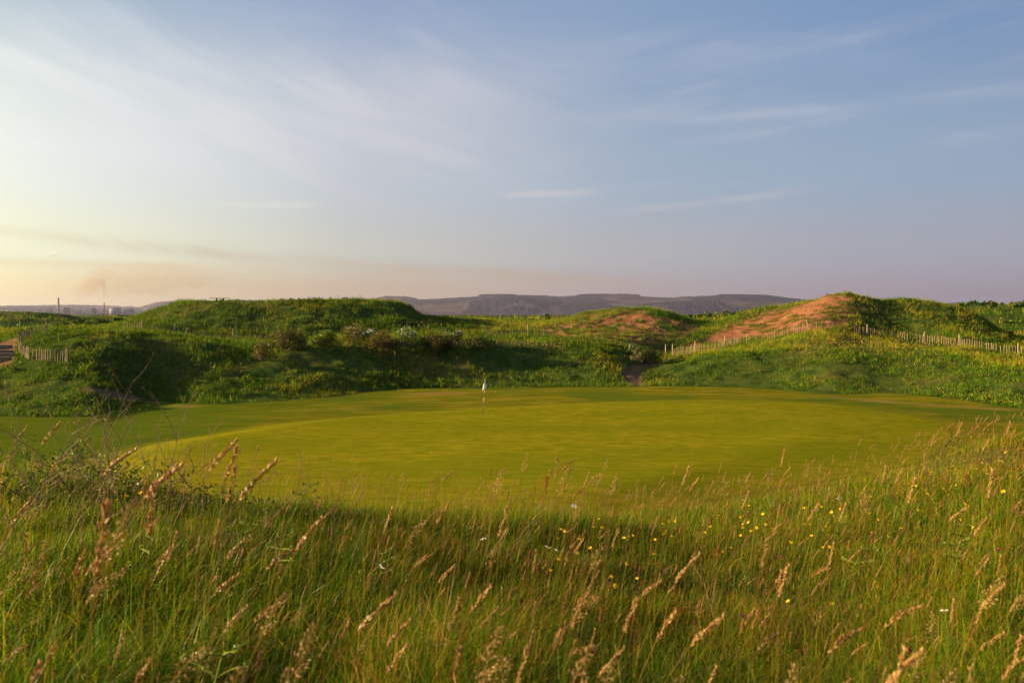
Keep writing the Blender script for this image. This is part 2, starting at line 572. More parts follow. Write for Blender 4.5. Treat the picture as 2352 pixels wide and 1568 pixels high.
def seg_dist(px, py, P):
    """signed distance to a polygon, positive inside"""
    n = len(P)
    d = np.full(px.shape, 1e9)
    inside = np.zeros(px.shape, bool)
    for i in range(n):
        ax, ay = P[i]
        bx, by = P[(i + 1) % n]
        t = np.clip(((px - ax) * (bx - ax) + (py - ay) * (by - ay)) / ((bx - ax) ** 2 + (by - ay) ** 2), 0, 1)
        d = np.minimum(d, np.hypot(px - ax - t * (bx - ax), py - ay - t * (by - ay)))
        cond = ((ay > py) != (by > py)) & (px < (bx - ax) * (py - ay) / (by - ay + 1e-12) + ax)
        inside ^= cond
    return np.where(inside, d, -d)


def line_dist(x, y, P):
    d = np.full(x.shape, 1e9)
    for i in range(len(P) - 1):
        ax, ay, aw = P[i]
        bx, by, bw = P[i + 1]
        t = np.clip(((x - ax) * (bx - ax) + (y - ay) * (by - ay)) / ((bx - ax) ** 2 + (by - ay) ** 2), 0, 1)
        d = np.minimum(d, np.hypot(x - ax - t * (bx - ax), y - ay - t * (by - ay)) - (aw + t * (bw - aw)))
    return d


def path_line(pts):
    out = []
    for px, row, hw in pts:
        x, y, z = spot(px, row, y0=20)
        out.append((x, y, hw))
    return out


PATHS = [path_line([(1462, 884, 0.55), (1452, 870, 0.7), (1450, 855, 0.75), (1462, 843, 0.75), (1490, 835, 0.6), (1520, 829, 0.4)]),
         path_line([(190, 895, 0.25), (225, 900, 0.7), (265, 907, 0.9), (310, 916, 0.8), (348, 922, 0.4)]),
         path_line([(-40, 846, 0.6), (3, 838, 0.7), (3, 812, 0.8), (2, 798, 1.0), (-2, 788, 1.5)])]
WORN = [path_line([(400, 931, 0.05), (430, 933, 0.15), (460, 932, 0.05)]),
        path_line([(945, 905, 0.4), (990, 904, 1.4), (1050, 902, 0.6)]),
        path_line([(1900, 912, 0.2), (2010, 920, 1.0), (2100, 927, 0.6), (2300, 940, 0.8)])]


def masks(x, y, z=None):
    """mown, sand, dirt, worn: 0..1 each"""
    if z is None:
        z = ground(x, y)
    px, Y = polar(x, y)
    TY, TZ = tab_at(px)
    row = HZ + FPX * (EYE - z) / np.maximum(Y, 0.1)
    wob = (fbm(x, y, 2.2, 3, 51) - 0.5) * 2.4
    mown = sstep(Y + wob * 0.6, TY[:, 3] - 1.6, TY[:, 3] - 0.6) * (1 - sstep(Y + wob * 0.5, TY[:, 5] - 0.1, TY[:, 5] + 0.35))
    onface = (Y > TY[:, 7] - 3) & (Y < TY[:, 9] + 1.0)
    da, db = seg_dist(px, row, SAND_A), seg_dist(px, row, SAND_B)
    nz = (fbm(x, y, 5.0, 4, 61) - 0.5) * 34
    sand = np.where(onface, np.maximum(sstep(da + nz * 0.5 + 5, -5, 12), sstep(db + nz * 0.55, -4, 8)), 0)
    sand = sand * sstep(fbm(x, y, 1.5, 3, 71) + 0.25 * sstep(db, -2, 14) - 0.00025 * np.maximum(1990 - px, 0) + 0.10, 0.34, 0.48)
    # the left half of the right-hand face is half grown over
    dirt = np.zeros(len(x))
    for P in PATHS:
        dirt = np.maximum(dirt, 1 - sstep(line_dist(x, y, P) + wob * 0.16, -0.15, 0.3))
    worn = np.zeros(len(x))
    for P in WORN:
        worn = np.maximum(worn, (1 - sstep(line_dist(x, y, P) + wob * 0.4, -0.5, 0.5)) * 0.8)
    return mown, sand, dirt, worn


# ------------------------------------------------------------------ ground sheet
def ground_material():
    m, n, out = mat_new('dune_ground')
    b = n.node('ShaderNodeBsdfPrincipled')
    b.inputs['Roughness'].default_value = 0.9
    b.inputs['Specular IOR Level'].default_value = 0.0
    a = n.node('ShaderNodeVertexColor', layer_name='Col')
    s = n.node('ShaderNodeSeparateColor')
    n.l.new(a.outputs[0], s.inputs[0])
    mown, sand, dirt = s.outputs
    pos = n.node('ShaderNodeNewGeometry').outputs['Position']
    big = n.noise(pos, 0.09, 4.0, 0.55)
    mid = n.noise(pos, 0.55, 5.0, 0.6)
    fine = n.noise(pos, 6.0, 5.0, 0.7)
    blade = n.noise(pos, 28.0, 3.0, 0.7)
    # rough: deep green to olive, browner patches
    rough = n.mix(n.smooth(mid, 0.35, 0.65), (0.022, 0.050, 0.008), (0.060, 0.085, 0.014))
    rough = n.mix(n.smooth(big, 0.48, 0.68), rough, (0.095, 0.085, 0.022))
    rough = n.mix(n.smooth(fine, 0.35, 0.75, 0.0, 0.6), rough, (0.030, 0.035, 0.010))
    # mown turf: streaked, yellowish
    mp = n.node('ShaderNodeMapping')
    mp.inputs['Scale'].default_value = (0.35, 1.0, 1.0)
    n.l.new(pos, mp.inputs[0])
    st = n.noise(mp.outputs[0], 0.9, 5.0, 0.6)
    turf = n.mix(n.smooth(st, 0.32, 0.68), (0.080, 0.105, 0.004), (0.21, 0.160, 0.012))
    col_ = n.node('ShaderNodeAttribute', attribute_name='collar')
    turf_c = n.mix(n.smooth(n.noise(mp.outputs[0], 3.0, 5.0, 0.7), 0.32, 0.68), (0.115, 0.130, 0.003), (0.255, 0.205, 0.012))
    turf = n.mix(n.smooth(big, 0.45, 0.62, 0, 0.75), turf, (0.055, 0.10, 0.008))
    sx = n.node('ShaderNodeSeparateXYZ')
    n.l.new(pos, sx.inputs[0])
    turf = n.mix(n.smooth(sx.outputs[0], -24.0, -7.0, 0.75, 0.0), turf, (0.045, 0.095, 0.005))  # shade over the left hollow, painted into the turf as darker green
    turf = n.mix(col_.outputs['Fac'], turf, turf_c)
    turf = n.mix(n.smooth(blade, 0.3, 0.7, 0.0, 0.5), turf, (0.07, 0.065, 0.008))
    # sand, damp and rippled by feet and wind
    sd = n.mix(n.smooth(mid, 0.3, 0.7), (0.185, 0.078, 0.037), (0.265, 0.118, 0.060))
    sd = n.mix(n.smooth(fine, 0.45, 0.75, 0, 0.5), sd, (0.15, 0.062, 0.026))
    dt = n.mix(n.smooth(fine, 0.35, 0.65), (0.095, 0.055, 0.030), (0.18, 0.11, 0.065))
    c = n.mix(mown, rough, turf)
    worn = a.outputs[1]
    c = n.mix(sand, c, sd)
    c = n.mix(dirt, c, dt)
    at = n.node('ShaderNodeAttribute', attribute_name='worn')
    c = n.mix(n.m('MULTIPLY', at.outputs['Fac'], n.smooth(fine, 0.3, 0.6, 0.5, 1.0)), c, (0.20, 0.125, 0.04))
    n.l.new(c, b.inputs['Base Color'])
    bp = n.node('ShaderNodeBump')
    bp.inputs['Strength'].default_value = 0.8
    bp.inputs['Distance'].default_value = 0.12
    rip = n.m('MULTIPLY', n.m('MULTIPLY', n.noise(pos, 2.4, 3.0, 0.6, 1.2), sand), 2.2)
    h = n.m('ADD', n.m('MULTIPLY', fine, n.m('SUBTRACT', 1.0, n.m('MULTIPLY', mown, 0.85))), n.m('MULTIPLY', blade, n.m('MULTIPLY', mown, 0.10)))
    n.l.new(n.m('ADD', h, rip), bp.inputs['Height'])
    n.l.new(bp.outputs[0], b.inputs['Normal'])
    n.l.new(b.outputs[0], out.inputs[0])
    return m


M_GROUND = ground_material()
th = np.concatenate([np.radians(np.arange(-180, -42, 2.0)), np.radians(np.arange(-42, 42, 0.12)), np.radians(np.arange(42, 180, 2.0))])
rr = np.concatenate([[0.0], np.geomspace(0.25, 8, 60)[:-1], np.geomspace(8, 48, 150)[:-1], np.geomspace(48, 150, 330)[:-1], np.geomspace(150, 1500, 190)[:-1], np.geomspace(1500, 14000, 50)])
TH, RR = np.meshgrid(th, rr, indexing='ij')
gx, gy_ = (RR * np.sin(TH)).ravel(), (RR * np.cos(TH)).ravel()
gzv = ground(gx, gy_)
mown, sand, dirt, worn = masks(gx, gy_, gzv)
gzv = gzv - 0.10 * dirt - 0.10 * sand + 0.05 * sand * (fbm(gx, gy_, 0.8, 3, 81) - 0.5)
nt, nr = TH.shape
I = np.arange(nt)
J = np.arange(nr - 1)
II, JJ = np.meshgrid(I, J, indexing='ij')
I2 = (II + 1) % nt
quads = np.stack([II * nr + JJ, II * nr + JJ + 1, I2 * nr + JJ + 1, I2 * nr + JJ], -1).reshape(-1, 4)
V = np.stack([gx, gy_, gzv], 1)
C = np.stack([mown, sand, dirt], 1)


def ground_piece(name, sel, kind='structure'):
    q = quads[sel]
    u, inv = np.unique(q.ravel(), return_inverse=True)
    me = mesh_np(name, V[u], quads=inv.reshape(-1, 4), col=C[u], smooth=True)
    at = me.attributes.new('worn', 'FLOAT', 'POINT')
    at.data.foreach_set('value', worn[u].astype(np.float32))
    at = me.attributes.new('collar', 'FLOAT', 'POINT')
    at.data.foreach_set('value', (0.42 * (1 - sstep(green_out(V[u, 0], V[u, 1]) + 1.2 * (fbm(V[u, 0], V[u, 1], 1.5, 2, 77) - 0.5), 0.2, 2.6))).astype(np.float32))
    return tag(link(name, me, M_GROUND), kind=kind)


qd, qs, qm = (v[quads].mean(1) for v in (dirt, sand, mown))
is_d = qd > 0.5
is_s = (qs > 0.45) & ~is_d
is_m = (qm > 0.5) & ~is_d & ~is_s
o = ground_piece('dirt_path', is_d)
tag(o, 'trodden earth paths leading off the mown ground between the grassy banks')
o = ground_piece('sand', is_s)
tag(o, 'bare orange sand on the eroded dune faces')
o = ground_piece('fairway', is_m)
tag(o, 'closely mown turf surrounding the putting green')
o = ground_piece('ground', ~(is_d | is_s | is_m))
tag(o, 'rough grassy dune ground rolling away to the horizon')


# ------------------------------------------------------------------ the putting green
def green_material():
    m, n, out = mat_new('putting_turf')
    b = n.node('ShaderNodeBsdfPrincipled')
    b.inputs['Roughness'].default_value = 0.85
    b.inputs['Specular IOR Level'].default_value = 0.0
    pos = n.node('ShaderNodeNewGeometry').outputs['Position']
    mp = n.node('ShaderNodeMapping')
    mp.inputs['Scale'].default_value = (0.32, 1.0, 1.0)
    mp.inputs['Rotation'].default_value = (0, 0, radians(4))
    n.l.new(pos, mp.inputs[0])
    big = n.noise(mp.outputs[0], 0.22, 3.0, 0.5)
    st = n.noise(mp.outputs[0], 2.6, 7.0, 0.70)
    fine = n.noise(pos, 34.0, 3.0, 0.75)
    c = n.mix(n.smooth(st, 0.30, 0.70), (0.110, 0.138, 0.003), (0.290, 0.230, 0.011))
    c = n.mix(n.smooth(big, 0.40, 0.64, 0, 0.6), c, (0.115, 0.145, 0.005))
    c = n.mix(n.smooth(n.noise(pos, 0.8, 4.0, 0.6), 0.60, 0.74, 0, 0.5), c, (0.27, 0.19, 0.03))
    c = n.mix(n.smooth(n.noise(mp.outputs[0], 9.0, 4.0, 0.7), 0.35, 0.65, 0.0, 0.45), c, (0.115, 0.105, 0.004))
    c = n.mix(n.smooth(fine, 0.3, 0.72, 0.0, 0.42), c, (0.10, 0.10, 0.004))
    pm = n.noise(pos, 2.2, 2.0, 0.5)
    c = n.mix(n.smooth(pm, 0.68, 0.76, 0, 0.5), c, (0.30, 0.20, 0.05))
    n.l.new(c, b.inputs['Base Color'])
    bp = n.node('ShaderNodeBump')
    bp.inputs['Strength'].default_value = 0.5
    bp.inputs['Distance'].default_value = 0.008
    n.l.new(fine, bp.inputs['Height'])
    n.l.new(bp.outputs[0], b.inputs['Normal'])
    n.l.new(b.outputs[0], out.inputs[0])
    return m


na, nrg = 360, 70
aa = np.linspace(-pi, pi, na, endpoint=False)
ro = green_r(aa)
fr_ = np.linspace(0, 1, nrg)
A2, F2 = np.meshgrid(aa, fr_, indexing='ij')
R2 = np.repeat(ro[:, None], len(fr_), 1) * F2
x2, y2 = (GC[0] + R2 * np.cos(A2)).ravel(), (GC[1] + R2 * np.sin(A2)).ravel()
z2 = ground(x2, y2) + 0.008
k = len(fr_)
i_, j_ = np.meshgrid(np.arange(na), np.arange(k - 1), indexing='ij')
q = np.stack([i_ * k + j_, i_ * k + j_ + 1, ((i_ + 1) % na) * k + j_ + 1, ((i_ + 1) % na) * k + j_], -1).reshape(-1, 4)
V2 = np.stack([x2, y2, z2], 1)                     # the sheet, then a low edge of its own down to the fringe
rim = V2[(np.arange(na) + 1) * k - 1]
low_ = rim + np.array([0, 0, -0.02])
b0 = len(V2)
e_ = np.arange(na)
q = np.concatenate([q, np.stack([b0 + e_, b0 + na + e_, b0 + na + (e_ + 1) % na, b0 + (e_ + 1) % na], -1)])
o = link('putting_green', mesh_np('putting_green', np.concatenate([V2, rim, low_]), quads=q, smooth=True), green_material())
tag(o, 'broad smooth putting green in low evening sun', kind='structure')

# ------------------------------------------------------------------ far hills
def hill_material():
    m, n, out = mat_new('far_hill_slopes')
    b = n.node('ShaderNodeBsdfDiffuse')
    pos = n.node('ShaderNodeNewGeometry').outputs['Position']
    mp = n.node('ShaderNodeMapping')
    mp.inputs['Scale'].default_value = (1.0, 1.0, 3.0)
    n.l.new(pos, mp.inputs[0])
    a = n.node('ShaderNodeVertexColor', layer_name='Col')
    s = n.node('ShaderNodeSeparateColor')
    n.l.new(a.outputs[0], s.inputs[0])
    vo = n.node('ShaderNodeTexVoronoi', feature='F1')
    vo.inputs['Scale'].default_value = 0.0042
    n.l.new(mp.outputs[0], vo.inputs['Vector'])
    sv = n.node('ShaderNodeSeparateColor')
    n.l.new(vo.outputs['Color'], sv.inputs[0])
    field = n.ramp(sv.outputs[0], [(0.0, (0.042, 0.042, 0.046)), (0.4, (0.065, 0.050, 0.055)), (0.7, (0.042, 0.045, 0.045)), (1.0, (0.095, 0.072, 0.068))])  # distance haze tinted into the field colours as mauve
    wood = n.mix(n.smooth(n.noise(pos, 0.02, 4.0, 0.6), 0.35, 0.65), (0.018, 0.022, 0.034), (0.038, 0.038, 0.050))  # woods blued the same way, haze mixed into their colour
    c = n.mix(s.outputs[0], field, wood)
    n.l.new(c, b.inputs[0])
    n.l.new(b.outputs[0], out.inputs[0])
    return m


SKYLINE = ar(-900, 702, 0, 703, 160, 701, 330, 705, 345, 698, 365, 693, 395, 691, 430, 691, 700, 692, 845, 692, 868, 688, 890, 684, 925, 684, 950, 687, 964, 690,
             1040, 686, 1095, 683, 1103, 679, 1176, 678, 1190, 680, 1260, 681, 1340, 678, 1425, 678, 1500, 682, 1590, 684, 1640, 682, 1655, 679, 1750, 680, 1800, 686,
             1850, 692, 1950, 697, 2200, 697, 2352, 700, 3300, 704)
LOWER = ar(-900, 712, 0, 711, 330, 713, 380, 704, 700, 705, 900, 706, 1000, 701, 1100, 694, 1176, 690, 1300, 700, 1420, 698, 1520, 694, 1600, 690, 1700, 688, 1800, 695,
           1900, 704, 2200, 706, 3300, 712)
hp = np.arange(-800.0, 3200.0, 3.0)
fars = table(ar(-900, 11500, 0, 11000, 320, 10500, 345, 9000, 900, 8600, 3300, 8600), hp)
t = np.concatenate([np.linspace(0, 1, 70), np.linspace(1.03, 1.6, 10)])
HP, HT = np.meshgrid(hp, t, indexing='ij')
D0 = np.minimum(5600.0, fars - 2600)[:, None]
D = D0 + (fars[:, None] - D0) * HT
zs = EYE - (table(SKYLINE, hp) - HZ) / FPX * fars
dl = D0[:, 0] + (fars - D0[:, 0]) * 0.5
zl = EYE - (table(LOWER, hp) - HZ) / FPX * dl
TX = np.stack([0 * hp, 0.5 + 0 * hp, 0.62 + 0 * hp, 1 + 0 * hp, 1.6 + 0 * hp], 1)
TZ_ = np.stack([-3 + 0 * hp, zl, zl + (zs - zl) * 0.12, zs, 0.6 * zs], 1)
zz = np.stack([pchip(np.full(len(hp), tt), TX, TZ_) for tt in t], 1)
hx = (HP - CX0) / FPX * D
wob = (fbm(hx.ravel(), D.ravel(), 1500.0, 5, 101) - 0.5).reshape(HP.shape)
zz = zz + wob * 90 * np.clip(HT * (1.05 - HT) * 3.2, 0, 1) * (HT < 1.05)
wood = sstep(fbm(hx.ravel() * 1.0, D.ravel() * 0.45, 700.0, 4, 111), 0.42, 0.50).reshape(HP.shape)
crest = (HT > 0.93) & (((HP > 1098) & (HP < 1260)) | ((HP > 1330) & (HP < 1470)) | ((HP > 862) & (HP < 964)) | ((HP > 1655) & (HP < 1750)))
wood = np.maximum(wood, crest)
zz = zz + wood * (HT > 0.05) * (8 + 10 * vnoise(hx.ravel() / 18, D.ravel() / 30, 5).reshape(HP.shape)) * np.where(HT > 0.93, crest, 1)
nh, nk = HP.shape
i_, j_ = np.meshgrid(np.arange(nh - 1), np.arange(nk - 1), indexing='ij')
q = np.stack([i_ * nk + j_, (i_ + 1) * nk + j_, (i_ + 1) * nk + j_ + 1, i_ * nk + j_ + 1], -1).reshape(-1, 4)
hc = np.zeros((nh * nk, 3))
hc[:, 0] = wood.ravel()
o = link('hills', mesh_np('hills', np.stack([hx.ravel(), D.ravel(), zz.ravel()], 1), quads=q, col=hc, smooth=True), hill_material())
tag(o, 'long wooded hills fading to mauve in the evening haze', kind='structure')

# ------------------------------------------------------------------ solid building blocks
class Geo:
    """collects simple solids into one mesh"""
    def __init__(self):
        self.v, self.f = [], []

    def add(self, verts, faces):
        b = len(self.v)
        self.v += [tuple(p) for p in verts]
        self.f += [tuple(i + b for i in f) for f in faces]
        return self

    def box(self, x0, x1, y0, y1, z0, z1, rz=0.0, at=(0, 0, 0), tilt=(0, 0)):
        P = [(x, y, z) for z in (z0, z1) for y in (y0, y1) for x in (x0, x1)]
        c, s = cos(rz), sin(rz)
        P = [(at[0] + x * c - y * s + tilt[0] * z, at[1] + x * s + y * c + tilt[1] * z, at[2] + z) for x, y, z in P]
        return self.add(P, [(0, 2, 3, 1), (4, 5, 7, 6), (0, 1, 5, 4), (2, 6, 7, 3), (0, 4, 6, 2), (1, 3, 7, 5)])

    def tube(self, pts, rad, n=6, caps=True):
        """tube through points with a radius per point"""
        pts = [np.array(p, float) for p in pts]
        if not hasattr(rad, '__len__'):
            rad = [rad] * len(pts)
        V, F = [], []
        for k, p in enumerate(pts):
            d = pts[min(k + 1, len(pts) - 1)] - pts[max(k - 1, 0)]
            d = d / (np.linalg.norm(d) + 1e-12)
            u = np.cross(d, (0.0, 1.0, 0.0) if abs(d[1]) < 0.9 else (1.0, 0.0, 0.0))
            u /= np.linalg.norm(u)
            w = np.cross(d, u)
            for a in range(n):
                V.append(p + rad[k] * (cos(2 * pi * a / n) * u + sin(2 * pi * a / n) * w))
        for k in range(len(pts) - 1):
            for a in range(n):
                F.append((k * n + a, k * n + (a + 1) % n, (k + 1) * n + (a + 1) % n, (k + 1) * n + a))
        if caps:
            F += [tuple(range(n))[::-1], tuple((len(pts) - 1) * n + a for a in range(n))]
        return self.add(V, F)

    def prism(self, outline, depth, axis_y=0.0):
        """outline in x,z extruded along y"""
        n = len(outline)
        V = [(x, axis_y - depth / 2, z) for x, z in outline] + [(x, axis_y + depth / 2, z) for x, z in outline]
        F = [tuple(range(n)), tuple(range(n, 2 * n))[::-1]] + [((i + 1) % n, i, n + i, n + (i + 1) % n) for i in range(n)]
        return self.add(V, F)

    def mesh(self, name, smooth=False):
        me = bpy.data.meshes.new(name)
        me.from_pydata([tuple(map(float, p)) for p in self.v], [], self.f)
        if smooth:
            me.polygons.foreach_set('use_smooth', np.ones(len(me.polygons), bool))
        me.update()
        return me


# ------------------------------------------------------------------ the steelworks across the plain
PLANT = 4300.0
M_BRICK = mat_plain('stack_concrete', (0.14, 0.10, 0.10), scale=0.05)
M_STEEL = mat_plain('rusty_steel', (0.13, 0.10, 0.10), scale=0.08)
M_SHED = mat_plain('grey_cladding', (0.16, 0.15, 0.17), scale=0.05)
M_WHITE = mat_plain('pale_paint', (0.20, 0.20, 0.24), scale=0.05, var=0.1)
M_BLUE = mat_plain('dark_tank_paint', (0.10, 0.11, 0.15), scale=0.05)
GP = 2.6                                          # level of the plain


def wx(px, Y=PLANT):
    return (px - CX0) / FPX * Y


def hgt(row, Y=PLANT):
    return EYE - (row - HZ) / FPX * Y - GP


def sub(root, name, geo, mat, smooth=False):
    return link(name, geo.mesh(name, smooth), mat, root)


for px, top, r0, r1, lab in ((134, 684.5, 6.2, 4.2, 'tall dark factory chimney, the taller of two, trailing thin smoke'),
                             (239, 697.5, 4.6, 3.6, 'slim dark factory chimney beside the banded gas holder')):
    h = hgt(top)
    e = empty('factory_chimney', (wx(px), PLANT, GP), lab, 'chimney', 'steelworks chimneys')
    sub(e, 'shaft', Geo().tube([(0, 0, -2), (0, 0, h * 0.5), (0, 0, h)], [r0, (r0 + r1) / 2, r1], 14), M_BRICK, True)
    sub(e, 'rim', Geo().tube([(0, 0, h), (0, 0, h + 2.0)], [r1 + 0.8, r1 + 0.8], 14), M_STEEL)
# gas holder with its pale band
e = empty('gas_holder', (wx(264.5), PLANT, GP), 'wide round gas holder with a pale band round its middle', 'gas holder')
R, h = wx(276.5) - wx(264.5), hgt(707.5)
sub(e, 'tank', Geo().tube([(0, 0, -2), (0, 0, h * 0.96)], R, 32), M_BLUE, True)
sub(e, 'band', Geo().tube([(0, 0, h * 0.50), (0, 0, h * 0.80)], R + 0.6, 32), M_WHITE, True)
sub(e, 'roof', Geo().tube([(0, 0, h * 0.96), (0, 0, h * 1.03), (0, 0, h * 1.06)], [R + 0.8, R * 0.7, R * 0.1], 32), M_BLUE, True)
for dxx in (-0.55, 0.15, 0.5):
    sub(e, 'vent_pipe', Geo().tube([(R * dxx, 0, h * 0.98), (R * dxx, 0, h * 1.13)], 0.9, 6), M_STEEL)
# square tower
e = empty('silo_tower', (wx(216), PLANT, GP), 'dark square tower standing between the two chimneys', 'tower')
sub(e, 'body', Geo().box(-10, 2, -10, 10, -2, hgt(708.5)), M_BLUE)
sub(e, 'side_bay', Geo().box(2.1, 11, -9, 9, -2, hgt(711)), M_SHED)
sub(e, 'roof_cap', Geo().box(-8, 0, -8, 8, hgt(708.5), hgt(707)), M_STEEL)
# long grey block and headframe right of the gas holder
e = empty('factory_block', (wx(283), PLANT + 60, GP), 'pale grey block building behind the gas holder', 'building')
sub(e, 'wall', Geo().box(-15, 15, -20, 20, -2, hgt(711.5)), M_SHED)
sub(e, 'roof', Geo().prism([(-15.5, hgt(711.5)), (15.5, hgt(711.5)), (13, hgt(710.6)), (-13, hgt(710.6))], 41), M_STEEL)
e = empty('crusher_house', (wx(300), PLANT, GP), 'irregular crusher building with a sloping conveyor beside the dune edge', 'building')
sub(e, 'body', Geo().prism([(-18, -2), (-18, hgt(717)), (-9, hgt(709.5)), (-5, hgt(708)), (8, hgt(709)), (11, hgt(713)), (11, -2)], 30), M_STEEL)
sub(e, 'conveyor', Geo().prism([(11.1, hgt(713)), (28, hgt(717.5)), (28, hgt(719)), (11.1, hgt(714.5))], 5), M_SHED)
sub(e, 'shed', Geo().box(12, 34, -10, 10, -2, hgt(719.5)), M_SHED)
# conveyor house with long inclined gallery
e = empty('conveyor_house', (wx(154), PLANT, GP), 'dark conveyor house with a long inclined gallery running down from it', 'building')
sub(e, 'body', Geo().box(-12, 0, -12, 12, -2, hgt(706)).box(0.1, 14, -9, 9, -2, hgt(707)), M_STEEL)
sub(e, 'gallery', Geo().prism([(14.1, hgt(709.5)), (66, hgt(716)), (66, hgt(717.3)), (14.1, hgt(711))], 6), M_STEEL)
sub(e, 'transfer_tower', Geo().box(66.1, 80, -8, 8, -2, hgt(714)), M_SHED)
for k in (0.35, 0.7):
    sub(e, 'trestle', Geo().box(14 + 52 * k - 1, 14 + 52 * k + 1, -2, 2, -2, hgt(711 + 6.3 * k)), M_STEEL)
# cluster of stoves and columns
e = empty('furnace_plant', (wx(110), PLANT, GP), 'cluster of rust dark furnace stoves and columns left of the tall chimney', 'furnace')
for px, top, r in ((102.5, 711.5, 4), (106, 712, 3.4), (110, 706.5, 3.4), (112.6, 706.5, 3.0), (115.6, 709, 3.8), (120.8, 713, 3.8)):
    sub(e, 'stove', Geo().tube([(wx(px) - wx(110), 0, -2), (wx(px) - wx(110), 0, hgt(top)), (wx(px) - wx(110), 0, hgt(top) + 2)], [r, r, r * 0.4], 10), M_STEEL, True)
sub(e, 'gantry', Geo().box(wx(89) - wx(110), wx(122) - wx(110), -2, 2, hgt(714.5), hgt(713.3)).box(wx(89) - wx(110), wx(90.5) - wx(110), -2.1, 2.1, -2, hgt(714.6)), M_STEEL)
sub(e, 'base_shed', Geo().box(wx(96) - wx(110), wx(128) - wx(110), -14, 14, -2, hgt(719)), M_SHED)
# long low sheds
for px0, px1, top, lab in ((60, 88, 719.5, 'long low shed at the far end of the works, beyond the pipe gantry'), (127, 145, 718.6, 'low grey shed at the foot of the tall chimney'),
                           (170, 196, 719.2, 'low shed below the end of the sloping conveyor'), (200, 212, 719.6, 'small low shed left of the square tower'), (222, 250, 720.0, 'flat roofed shed between tower and gas holder'),
                           (20, 50, 720.4, 'faint low shed nearest the edge of the plain')):
    e = empty('works_shed', (wx((px0 + px1) / 2), PLANT + 30, GP), lab, 'shed', 'low sheds of the steelworks')
    w = (wx(px1) - wx(px0)) / 2
    sub(e, 'wall', Geo().box(-w, w, -14, 14, -2, hgt(top) * 0.8), M_SHED)
    sub(e, 'roof', Geo().prism([(-w - 0.5, hgt(top) * 0.8), (w + 0.5, hgt(top) * 0.8), (w * 0.92, hgt(top)), (-w * 0.92, hgt(top))], 30), M_STEEL)
# lighting masts
for px, top, lab in ((71, 708.5, 'lattice lighting mast left of the furnace stoves, standing alone'), (85, 709, 'lighting mast just left of the pipe gantry'), (99, 707.5, 'lighting mast rising beside the furnace stoves'),
                (130, 710, 'lighting mast close left of the tall chimney'), (141, 708.5, 'lighting mast close right of the tall chimney'), (166, 710, 'lighting mast behind the conveyor gallery'),
                (182, 709, 'lighting mast by the conveyor transfer tower'), (202, 710.3, 'lighting mast left of the square tower'), (207.5, 709.8, 'lighting mast touching the square tower')):
    e = empty('lighting_mast', (wx(px), PLANT + 80, GP), lab, 'mast', 'masts of the steelworks')
    h = hgt(top)
    sub(e, 'pole', Geo().tube([(0, 0, -2), (0, 0, h)], [1.3, 0.8], 6), M_STEEL)
    sub(e, 'lamp_head', Geo().box(-2.6, 2.6, -1, 1, h, h + 1.6), M_STEEL)

# ------------------------------------------------------------------ wind turbines and masts on the hills
M_TURB = mat_plain('turbine_paint', (0.35, 0.30, 0.36), var=0.05)
for px, row_hub, row_base, ang, lab in ((827.5, 680, 694, 12, 'wind turbine with raised blades, tallest of the row above the dune'), (776, 681, 694, 40, 'wind turbine standing alone left of the pair'),
                                        (818.5, 684, 694, 75, 'smaller wind turbine of the pair above the dune'), (760, 685, 694, 100, 'wind turbine half sunk behind the dune top')):
    Yt = 8000.0
    zb, zh = EYE - (row_base - HZ) / FPX * Yt, EYE - (row_hub - HZ) / FPX * Yt
    e = empty('wind_turbine', (wx(px, Yt), Yt, zb), lab, 'wind turbine', 'wind turbines on the far hills')
    sub(e, 'tower', Geo().tube([(0, 0, -20), (0, 0, zh - zb)], [2.6, 1.6], 8), M_TURB, True)
    sub(e, 'nacelle', Geo().box(-2, 2, -4, 6, zh - zb, zh - zb + 4), M_TURB)
    for k in range(3):
        a = radians(ang + 120 * k)
        bx, bz = cos(a), sin(a)
        L = 30
        nz, nx = bx, -bz
        c0 = np.array([0, -5.0, zh - zb + 2])
        P = [c0 + np.array([bx * s + nx * w, dy_, bz * s + nz * w]) for dy_ in (-0.5, 0.5) for s, w in ((0, -1.2), (0, 1.2), (6, 2.2), (L, 0.4), (L, -0.2), (6, -1.4))]
        g = Geo().add(P, [(0, 1, 2, 3, 4, 5), (11, 10, 9, 8, 7, 6)] + [((i + 1) % 6, i, 6 + i, 6 + (i + 1) % 6) for i in range(6)])
        sub(e, 'blade', g, M_TURB)
for px, top, lab in ((855, 684.5, 'thin mast left of its twin on the far ridge'), (862, 684, 'thin mast right of its twin on the far ridge'), (881, 681, 'single thin mast above the wooded hill end')):
    Yt = 8000.0
    zb = EYE - (694 - HZ) / FPX * Yt
    h = EYE - (top - HZ) / FPX * Yt - zb
    e = empty('radio_mast', (wx(px, Yt), Yt, zb), lab, 'mast', 'masts on the far ridge')
    sub(e, 'pole', Geo().tube([(0, 0, -20), (0, 0, h)], [1.2, 0.7], 6), M_TURB)
    sub(e, 'aerial', Geo().box(-2, 2, -0.5, 0.5, h * 0.8, h * 0.84), M_TURB)


# ------------------------------------------------------------------ smoke and steam
def plume_mat(name, colour, density, absorb=(0, 0, 0)):
    m, n, out = mat_new(name)
    v = n.node('ShaderNodeVolumePrincipled')
    v.inputs['Color'].default_value = colour + (1,)
    v.inputs['Absorption Color'].default_value = absorb + (1,)
    v.inputs['Density'].default_value = density
    v.inputs['Anisotropy'].default_value = 0.2
    n.l.new(v.outputs[0], out.inputs[1])
    return m


